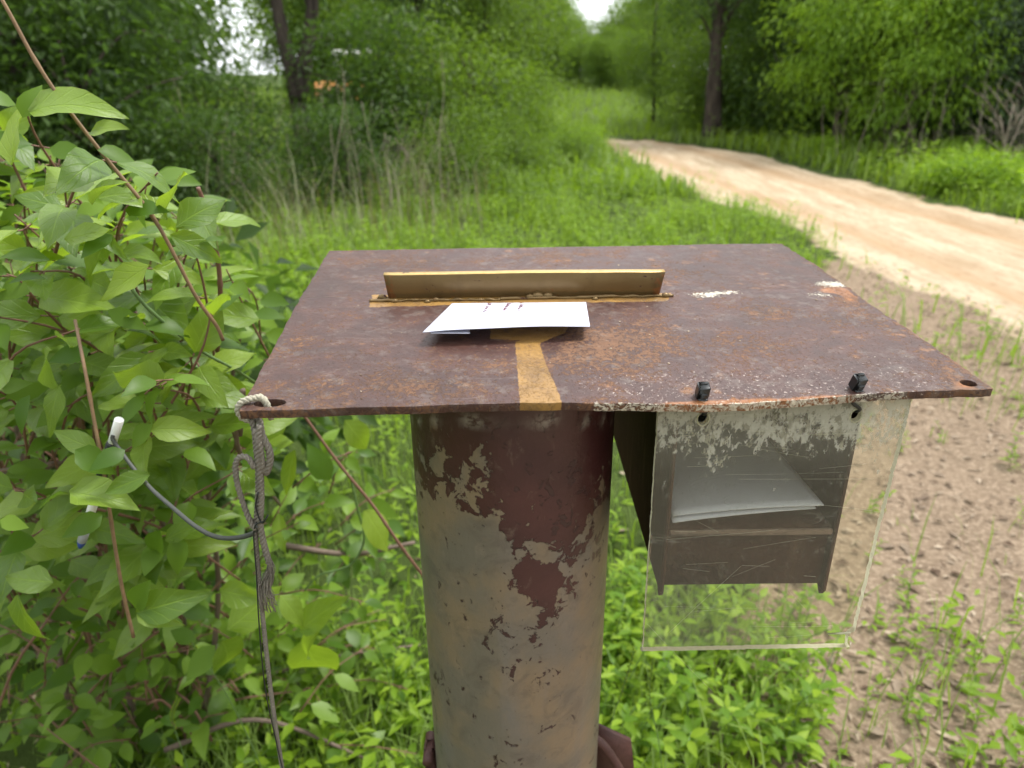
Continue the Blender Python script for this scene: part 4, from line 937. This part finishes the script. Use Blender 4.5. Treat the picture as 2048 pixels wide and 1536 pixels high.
tag(blades('far_grass', 90000, 9, 42, .15, .45, .03, 3, lambda x, y: np.clip((np.abs(road_d(x, y)) - 1.25 * np.clip((20 - y) / 5.5, 0, 1)) / .3, 0, 1)), 'pale green grass of the distant meadow and verges', 'grass')
tag(blades('dry_grass', 9000, 4.8, 13, .25, .85, .006, 4, lambda x, y: ((x > -.62 * y - .5) & (x < -.04 * y + .1)).astype(float) * np.clip((fbm(np.stack([x, y], -1) * .9, 44, 3) - .40) * 5, 0, 1) * np.clip((y - 4.8) / 2, 0, 1), 'dry_grass'), 'dry tan grass in front of the left thicket', 'dry grass')
tag(blades('dry_edge_grass', 12000, 7, 18, .25, .8, .010, 6, lambda x, y: ((road_d(x, y) > 2.2) & (road_d(x, y) < 4.6)).astype(float) * np.clip((fbm(np.stack([x, y], -1) * .9, 45, 3) - .44) * 4, 0, 1), 'dry_grass'), 'dry tan grass along the right wood edge', 'dry grass')
def broad(name, n, y0, y1, hmax, leaf, seed, dens=green, mat='weed_leaf', asp=.38, label=None):
    r = np.random.default_rng(seed); x, y = scatter(n, y0, y1, dens, seed); m_ = 7; n = len(x); ci = np.repeat(np.arange(n), m_)
    h = hmax * r.uniform(.35, 1, n) * (.5 + fbm(np.stack([x, y], -1) * .9, 8, 2)); f = r.random(n * m_); a = r.random(n * m_) * 6.283
    P = np.stack([x[ci] + .02 * np.cos(a), y[ci] + .02 * np.sin(a), gz(x, y)[ci] + h[ci] * (.15 + .85 * f)], -1)
    D = np.stack([np.cos(a), np.sin(a), r.uniform(-.35, .55, n * m_)], -1); N = np.array([0, 0, 1.]) + rdir(n * m_, r) * .4; L_ = leaf * r.uniform(.55, 1.3, n * m_)
    V, T = leaf_quads(P, D, N, L_, L_ * asp, .12); t_ = np.clip(r.random(n)[ci] * .6 + r.random(n * m_) * .4, 0, 1)
    return tag(obj(name, mesh_np(name, V, None, T, {'tint': np.repeat(t_, 4)}, smooth=False), MAT[mat]), label, 'ground cover', kind='stuff')
broad('near_weeds', 2300, .8, 3.4, .20, .050, 11, label='low bright weeds round the foot of the post')
broad('soil_weeds', 2600, .9, 6.5, .05, .030, 16, lambda x, y: soil_mask(x, y) * (np.abs(road_d(x, y)) > 1.15) * np.clip((fbm(np.stack([x, y], -1) * 2.1, 52, 3) - .50) * 7, 0, 1), label='flat weed patches on the bare soil', mat='weed_leaf', asp=.5)
broad('middle_weeds', 13000, 3.2, 10, .34, .055, 12, label='leafy weeds among the middle grass')
broad('verge_weeds', 9000, 6, 20, .55, .095, 13, lambda x, y: ((road_d(x, y) > 1.35) & (road_d(x, y) < 4.2)).astype(float), label='low leafy weeds on the far road verge', mat='weed_leaf')
broad('thicket_floor', 6500, 7.5, 20, .75, .085, 14, lambda x, y: ((road_d(x, y) < -2.6) & (fbm(np.stack([x, y], -1) * .8, 6, 2) > .42)).astype(float), label='undergrowth at the foot of the left thicket', mat='mid_foliage')
# leaf litter and crumbs on the bare soil
r2 = np.random.default_rng(5); x, y = scatter(30000, .8, 7, lambda x, y: np.clip(soil_mask(x, y), .06, 1) * (np.abs(road_d(x, y)) > 1.05) * .8, 21); n = len(x); a = r2.random(n) * 6.283
P = np.stack([x, y, gz(x, y) + .006], -1); L_ = r2.uniform(.008, .050, n) * (r2.random(n) ** .7 + .2)
V, T = leaf_quads(P, np.stack([np.cos(a), np.sin(a), r2.uniform(-.1, .35, n)], -1), np.array([0, 0, 1.]) + rdir(n, r2) * .35, L_, L_ * r2.uniform(.12, .55, n), .2)
tag(obj('leaf_litter', mesh_np('leaf_litter', V, None, T, {'tint': np.repeat(r2.random(n) ** 1.4, 4)}, smooth=False), MAT['litter']), 'brown leaf litter scattered over the bare soil', 'leaf litter', kind='stuff')

# ================================================================== WEEDS ONE CAN TELL APART
def leaf_grid(L, Wd, fold, curl, tw, rows=6, cols=4, tip=1.0, seed=0, wave=0.0):
    """one leaf along +Y, blade in XY, normal +Z"""
    t_ = np.linspace(0, 1, rows + 1); s_ = np.linspace(-1, 1, cols + 1); T_, S_ = np.meshgrid(t_, s_, indexing='ij')
    wv = np.sin(math.pi * T_ ** .78) ** .85 * (1 - .35 * T_ ** 3) + .02; wv[0] = .03; wv[-1] = .012
    x_ = S_ * wv * Wd / 2; y_ = T_ * L; z_ = np.abs(S_) ** 1.3 * wv * Wd * fold - curl * L * T_ ** 2 + wave * Wd * np.sin(T_ * 9 + seed + (S_ > 0) * 1.7) * np.abs(S_) ** 2
    ca_, sa_ = np.cos(tw * T_), np.sin(tw * T_); x2 = x_ * ca_ - (z_ + curl * L * T_ ** 2) * sa_; z2 = x_ * sa_ + z_
    V = np.stack([x2, y_ * (1 - .25 * curl * T_), z2], -1).reshape(-1, 3); g_ = np.arange((rows + 1) * (cols + 1)).reshape(rows + 1, cols + 1)
    q_ = np.stack([g_[:-1, :-1], g_[:-1, 1:], g_[1:, 1:], g_[1:, :-1]], -1).reshape(-1, 4); return V, q_, np.stack([(S_.ravel() + 1) / 2, T_.ravel()], -1)
def frame(D, N):
    D = unit(np.asarray(D, float)); X_ = unit(np.cross(D, N)); return np.stack([X_, D, np.cross(X_, D)], -1)
weeds = []
for k in range(5):
    r_ = random.Random(40 + k); h = r_.uniform(.13, .26); st_p = smooth_path([(0, 0, 0), (r_.gauss(0, .015), r_.gauss(0, .015), h * .5), (r_.gauss(0, .03), r_.gauss(0, .03), h)], 8); ms, ml = MB(), MB(); ms.tube(st_p, np.linspace(.0018, .0008, 8), 5)
    nl_ = 15; fat = (k % 2 == 0)
    for q in range(nl_):
        f = .12 + .88 * q / nl_; p = st_p[min(7, int(f * 7.99))]; a = q * 2.4; L = (.062 if not fat else .052) * (1.15 - .55 * f) * r_.uniform(.8, 1.2)
        V, q_, _ = leaf_grid(L, L * (.24 if not fat else .42), .12, r_.uniform(.05, .3), r_.uniform(-.4, .4), 4, 2)
        F_ = frame((math.cos(a), math.sin(a), r_.uniform(.15, .6)), (0, 0, 1)); ml.add(V @ F_.T + p, q_, a=r_.random())
    a_, b_ = ms.mesh('stem', True), ml.mesh('leaves', True); a_.materials.append(MAT['green_stem']); b_.materials.append(MAT['weed_leaf']); weeds.append((a_, b_))
r_ = random.Random(77); cnt = 0; GW = [('leafy green weed growing close round the foot of the post', 'weeds close round the post'), ('green weed sprouting alone on the bare soil', 'weeds sprouting on the bare soil'), ('leafy weed under the left shrub', 'weeds under the left shrub')]
while cnt < 190:
    if cnt < 105: px_, py_ = r_.uniform(1200, 1620), r_.uniform(1080, 1560); g = 0
    elif cnt < 140: px_, py_ = r_.uniform(1560, 2048), r_.uniform(620, 1540); g = 1
    else: px_, py_ = r_.uniform(60, 850), r_.uniform(1050, 1600); g = 2
    if g == 0 and r_.random() < (px_ - 1200) / 620 + max(0, (1250 - py_) / 500): continue
    p = atz(px_, py_, 0); cnt += 1; o = bpy.data.objects.new('weed', None); COL.objects.link(o); tag(o, GW[g][0], 'weed', GW[g][1])
    o.location = (p[0], p[1], float(gz(p[0], p[1])) - .005); o.rotation_euler = (r_.gauss(0, .12), r_.gauss(0, .12), r_.uniform(0, 6.28)); s_ = r_.uniform(.7, 1.25) * (.62 if g == 1 else 1); o.scale = (s_,) * 3; wv_ = weeds[r_.randrange(5)]
    obj('stem', wv_[0], None, o); obj('leaves', wv_[1], None, o)['kind'] = 'stuff'
# grass stalks with seed heads
def seed_stalk(P, lab, grp=None):
    mb = MB(); Q_ = smooth_path(P, 40); mb.tube(Q_, np.linspace(.0013, .0006, 40), 5)
    o = empty('grass_stalk', tuple(Q_[0]), lab, 'grass stalk', grp); mb.build('stem', MAT['green_stem'], o, True); hb = MB()
    for k in range(22, 40):
        d = unit(Q_[min(39, k + 1)] - Q_[k - 1]); sd_ = unit(np.cross(d, [0, 1, .2])) * (1 if k % 2 else -1); p = Q_[k]; e = p + d * .011 + sd_ * .0035
        hb.tube([p, (p + e) / 2 + sd_ * .0008, e], [.0005, .0017, .0004], 5, a=.9)
    hb.build('seed_head', MAT['grass_blade'], o, True)['kind'] = 'stuff'
gp = lambda L_: [aty(*p) for p in L_]
seed_stalk(gp([(1185, 1700, 1.0), (1215, 1480, .95), (1245, 1380, .93), (1268, 1302, .92)]), 'grass stalk with seed head close to the right of the pipe')
seed_stalk(gp([(1330, 1640, 1.0), (1320, 1500, .98), (1300, 1400, .97), (1305, 1320, .96)]), 'grass stalk with seed head under the acrylic flap')
seed_stalk(gp([(560, 1620, 1.0), (470, 1420, .95), (380, 1280, .93), (300, 1180, .92)]), 'long green grass stalk leaning left under the shrub')
seed_stalk(gp([(700, 1650, 1.15), (740, 1500, 1.12), (780, 1380, 1.1), (735, 1240, 1.1)]), 'grass stalk with seed head left of the pipe')
seed_stalk(gp([(1640, 1640, 1.2), (1800, 1400, 1.3), (1940, 1290, 1.35), (2030, 1225, 1.4)]), 'long grass stalk arching right over the bare soil')
seed_stalk(gp([(400, 1640, .95), (370, 1520, .93), (345, 1440, .93), (355, 1400, .93)]), 'short grass stalk at the bottom left')
# fallen sticks
for (P, rr0, lab) in (([(20, 1290, 1.25), (330, 1400, 1.25), (640, 1320, 1.3), (840, 1290, 1.35)], .006, 'long grey stick lying behind the rope'), ([(560, 1090, 1.3), (700, 1108, 1.3), (830, 1085, 1.32)], .0075, 'brown twig crossing behind the pipe at mid height'),
                      ([(330, 1500, 1.02), (520, 1440, 1.05), (760, 1530, 1.05)], .006, 'crooked stick near the bottom of the picture'), ([(1900, 1010, 2.2), (1980, 960, 2.4), (2040, 930, 2.5)], .006, 'bent pale stick on the soil at the right edge')):
    mb = MB(); mb.tube(smooth_path(gp(P), 20), np.linspace(rr0, rr0 * .55, 20), 6); tag(mb.build('fallen_stick', MAT['bark_twig'], None, True), lab, 'stick')

# ================================================================== BIG LEAVED SHRUB AT LEFT
SB = (-.80, 1.15, 0.0)
shrub = empty('shrub', SB, 'big leaved green shrub crowding the plate from the left', 'shrub')
LV = []
for k in range(16):
    r_ = random.Random(60 + k); V, q_, uv_ = leaf_grid(1.0, r_.uniform(.38, .60), r_.uniform(-.05, .36), r_.uniform(.05, .55), r_.uniform(-.5, .5), wave=r_.uniform(.05, .12), seed=k)
    me_ = mesh_np('leaf', V, q_, None, {'tint': np.full(len(V), .5)}, uv_); me_.materials.append(MAT['shrub_leaf']); LV.append(me_)
TOPX = [0, 60, 130, 240, 330, 430, 480, 520]; TOPY = [150, 165, 230, 260, 330, 400, 520, 640]
rs = random.Random(12); twigs = MB(); leaves = []
base = np.array(SB)
def add_twig(tip, L, npair, size, toward=None, rt=.0014):
    root = toward if toward is not None else base + np.array([rs.gauss(0, .12), rs.gauss(0, .1), tip[2] * .45])
    d = unit(tip - root); d = unit(d + np.array([rs.gauss(0, .25), rs.gauss(0, .25), rs.gauss(0, .15)])); st0 = tip - d * L + np.array([0, 0, -.03 * L])
    P = smooth_path([st0, (st0 + tip) / 2 + np.array([rs.gauss(0, .01), rs.gauss(0, .01), .02]), tip], 9); twigs.tube(P, np.linspace(rt * 1.3, rt * .6, 9), 5)
    if rs.random() < .22: twigs.tube(smooth_path([root, (root + st0) / 2 + np.array([0, 0, .03]), st0], 7), np.linspace(rt * 2.2, rt * 1.3, 7), 5)
    for k in range(npair):
        f = (k + .6) / npair; i = min(8, int(f * 8.99)); p = P[i]; sd_ = unit(np.cross(d, [0, 0, 1.])) ; rot = rs.uniform(-.5, .5); sd_ = sd_ * math.cos(rot) + np.array([0, 0, 1.]) * math.sin(rot)
        for s_ in (-1, 1):
            if rs.random() < .08: continue
            D = unit(d * rs.uniform(.35, .9) + sd_ * s_ * (1.0 if k < npair - 1 else .5) + np.array([rs.gauss(0, .15), rs.gauss(0, .15), rs.uniform(-.65, .05)]))
            N = unit(np.array([rs.gauss(.10, .35), -.55 + rs.gauss(0, .35), .85])); sz = size * rs.uniform(.7, 1.2) * (1 if k < npair - 1 else .8); pet = p + D * .009
            twigs.tube([p, pet], .0008, 4); leaves.append((pet, D, N, sz))
n_t = 0
while n_t < 330:
    px_ = rs.uniform(-120, 840); py_ = rs.uniform(140, 1640)
    if py_ < np.interp(px_, TOPX, TOPY) + 25: continue
    if px_ > 500 and py_ < 880: continue
    if px_ > 480: Y_ = rs.uniform(.95, 1.45)
    elif px_ > 330: Y_ = rs.uniform(.66, 1.25)
    else: Y_ = rs.uniform(.60, 1.30)
    if py_ > 1150: Y_ = max(Y_, rs.uniform(.85, 1.35))
    if px_ > 480 and rs.random() < .35: continue
    tip = aty(px_, py_, Y_)
    if tip[2] < .12: continue
    if 150 < px_ < 290 and 800 < py_ < 1120 and Y_ < .72: continue
    n_t += 1; add_twig(tip, rs.uniform(.12, .22), rs.choice((3, 3, 4)), rs.uniform(.040, .078))
# canes placed as in the photograph
def cane(P, r0, r1, mat, lab=None, name='branch'):
    mb = MB(); Q_ = smooth_path(gp(P), 40); r__ = np.linspace(r0, r1, 40); r__[10] *= 1.25; r__[24] *= 1.22; mb.tube(Q_, r__, 8); o = mb.build(name, MAT[mat], shrub, True)
    if lab: o['label'] = lab
    return Q_
cane([(-40, -70, .60), (10, 10, .60), (70, 120, .605), (130, 210, .61), (215, 320, .615), (310, 440, .625), (390, 590, .64), (432, 650, .65), (446, 680, .655)], .0014, .0019, 'cane', 'long tan cane slanting across the upper left')
cane([(150, 640, .60), (168, 730, .575), (190, 850, .565), (210, 960, .56), (228, 1080, .56), (245, 1180, .56), (267, 1274, .56)], .0014, .0018, 'cane', 'cut tan cane hanging in front of the pen')
cane([(396, 375, .72), (420, 440, .73), (437, 530, .74), (440, 620, .76), (430, 760, .85)], .0022, .0030, 'red_stem', 'reddish upright stem with a cut tip')
cane([(480, 870, .75), (486, 780, .73), (473, 840, .74), (478, 900, .76), (505, 940, .85), (560, 1010, 1.0)], .0032, .0022, 'bark_twig')
cane([(600, 820, .95), (680, 930, .95), (745, 1010, .95), (800, 1090, .95), (860, 1170, .97)], .0022, .0028, 'red_stem', 'thin red stem slanting behind the rope towards the pipe')
cane([(700, 950, 1.0), (716, 1020, 1.0), (728, 1080, 1.0), (700, 1130, 1.0), (640, 1150, 1.0), (610, 1180, 1.0)], .0020, .0016, 'green_stem', 'curling dark green vine behind the rope')
cane([(250, 560, .66), (300, 620, .67), (400, 700, .70), (480, 745, .74), (560, 800, .9)], .0018, .0014, 'green_stem')
cane([(0, 945, .85), (80, 935, .85), (150, 930, .88), (260, 990, .95)], .0055, .0045, 'bark_twig', 'thick grey branch at the left edge')
cane([(-20, 960, .8), (60, 985, .8), (160, 1010, .82), (330, 1060, .9), (480, 1160, 1.0)], .0022, .0018, 'red_stem')
for k in range(7):
    a_ = (SB[0] + rs.gauss(0, .08), SB[1] + rs.gauss(0, .06), -.02); e_ = aty(rs.uniform(-60, 520), rs.uniform(500, 900), rs.uniform(.85, 1.2)); mb = MB(); mb.tube(smooth_path([a_, (np.array(a_) + e_) / 2 + np.array([rs.gauss(0, .08), .05, .05]), e_], 14), np.linspace(.0065, .003, 14), 7); mb.build('branch', MAT['bark_twig'], shrub, True)
# leaves placed as in the photograph: base px, tip px, depth, width factor
HERO = [((45, 235), (75, 160), .60), ((25, 330), (10, 180), .62), ((60, 225), (205, 155), .60), ((180, 265), (245, 240), .60), ((195, 300), (275, 320), .60), ((185, 410), (222, 335), .60), ((330, 425), (362, 335), .64), ((335, 440), (250, 370), .63),
        ((350, 455), (445, 380), .65), ((340, 470), (460, 520), .66), ((300, 530), (190, 600), .60), ((100, 520), (0, 500), .60), ((95, 560), (15, 545), .60), ((225, 470), (150, 500), .60), ((285, 410), (170, 375), .61), ((130, 480), (220, 455), .59), ((250, 420), (320, 400), .62),
        ((0, 1040), (52, 1052), .52), ((35, 1190), (48, 1318), .54), ((105, 1165), (-10, 1150), .56), ((275, 1225), (390, 1190), .60), ((270, 1215), (290, 1165), .60), ((275, 1228), (345, 1245), .60), ((140, 985), (270, 1000), .535), ((300, 950), (195, 985), .54), ((205, 1030), (120, 1075), .55), ((250, 900), (175, 935), .55), ((150, 900), (235, 945), .548), ((128, 985), (65, 1010), .60), ((225, 975), (300, 940), .60), ((195, 900), (90, 860), .58), ((60, 790), (15, 870), .60), ((120, 770), (80, 880), .62),
        ((440, 1180), (530, 1200), .80), ((455, 1260), (560, 1170), .82), ((430, 1290), (365, 1370), .78), ((445, 1280), (495, 1370), .78), ((390, 1280), (330, 1260), .80), ((560, 1190), (625, 1260), .86), ((600, 1260), (680, 1190), .88), ((610, 1280), (650, 1420), .90), ((640, 1260), (560, 1330), .86), ((590, 900), (560, 1000), .9), ((660, 960), (610, 890), .95), ((730, 1020), (790, 1110), .97), ((690, 840), (760, 920), .97),
        ((300, 860), (420, 850), .62), ((305, 850), (240, 900), .62), ((370, 900), (430, 925), .66), ((330, 1080), (400, 1040), .68), ((320, 1060), (290, 1130), .66), ((360, 1070), (350, 1160), .68), ((520, 640), (400, 620), .80), ((440, 720), (330, 700), .74), ((280, 760), (300, 680), .68), ((100, 700), (40, 770), .62), ((180, 700), (90, 720), .62), ((215, 620), (300, 660), .63)]
for (b_, t_, Y_) in HERO:
    a_ = aty(*b_, Y_); e_ = aty(*t_, Y_ - .012 + rs.uniform(-.02, .03)); D = e_ - a_; leaves.append((a_, D, unit(np.array([rs.gauss(.05, .3), -.65 + rs.gauss(0, .2), .7])), float(np.linalg.norm(D)) * .98))
twigs.build('twigs', MAT['red_stem'], shrub, True)['kind'] = 'stuff'
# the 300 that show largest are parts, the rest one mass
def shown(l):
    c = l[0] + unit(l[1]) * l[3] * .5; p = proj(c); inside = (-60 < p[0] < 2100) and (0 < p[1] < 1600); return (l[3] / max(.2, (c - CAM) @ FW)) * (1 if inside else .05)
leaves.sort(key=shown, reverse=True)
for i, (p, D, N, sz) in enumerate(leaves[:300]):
    F_ = frame(D, N); o = bpy.data.objects.new('leaf', LV[i % 16]); COL.objects.link(o); o.parent = shrub
    M4 = Matrix.Identity(4)
    for a_ in range(3):
        for b_ in range(3): M4[a_][b_] = F_[a_][b_] * sz
        M4[a_][3] = p[a_] - SB[a_]
    o.matrix_basis = M4
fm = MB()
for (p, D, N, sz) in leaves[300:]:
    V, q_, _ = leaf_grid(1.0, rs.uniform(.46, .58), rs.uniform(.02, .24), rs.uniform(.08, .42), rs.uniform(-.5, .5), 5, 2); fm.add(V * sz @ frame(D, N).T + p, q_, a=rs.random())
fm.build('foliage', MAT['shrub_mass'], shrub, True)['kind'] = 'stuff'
# darker undergrowth behind the shrub
me_, C_ = crown_mesh('foliage', 91, 150, 26, (.8, .5, .5), .45, .080, .4, .13, .04, 'dark_foliage', .52)
o = put('undergrowth_bush', [('foliage', me_)], (-1.35, 1.85), 'dark leafy undergrowth right behind the big leaved shrub', 'bush')
mb = MB(); [mb.tube(smooth_path([(0, 0, 0), tuple(c * .5), tuple(c)], 7), np.linspace(.01, .003, 7), 5) for c in C_[:14]]; sm_ = mb.mesh('stem', True); sm_.materials.append(MAT['bark_twig']); obj('stem', sm_, None, o)['kind'] = 'stuff'

# unseen wood added around the camera to darken surfaces facing it
bw = [crown_mesh('unseen_woods', 200 + k, 130, 36, (2.6, 2.2, 2.7), 3.2, .17, .4, .4, .2, 'mid_foliage')[0] for k in range(1)][0]
n_ = len(bw.vertices); co_ = np.zeros(n_ * 3, np.float32); bw.vertices.foreach_get('co', co_); co_ = co_.reshape(-1, 3); tv = np.zeros(n_, np.float32); bw.attributes['tint'].data.foreach_get('value', tv)
VV, TT = [], []
for k, (x, y, s_) in enumerate([(-8, -1.5, 1.2), (-7.5, -6.5, 1.3), (-4.5, -10, 1.4), (0, -11.5, 1.4), (4.2, -11, 1.4), (8.6, -8, 1.3), (11, -3, 1.2), (-9.5, 2.5, 1.2), (11.5, 2.4, 1.2)]):
    a_ = k * 1.3; Rm = np.array([[math.cos(a_), -math.sin(a_), 0], [math.sin(a_), math.cos(a_), 0], [0, 0, 1]]); VV.append(co_ @ Rm.T * s_ + np.array([x, y, 0])); TT.append(tv)
f4 = np.arange(n_ // 4)[:, None] * 4; fT = np.concatenate([f4 + [[0, 1, 2]], f4 + [[0, 2, 3]]])
tag(obj('unseen_woods', mesh_np('unseen_woods', np.concatenate(VV), None, np.concatenate([fT + n_ * k for k in range(len(VV))]), {'tint': np.concatenate(TT)}, smooth=False), MAT['mid_foliage']), 'unseen wood added behind the camera to block light', 'unseen_woods', kind='stuff')
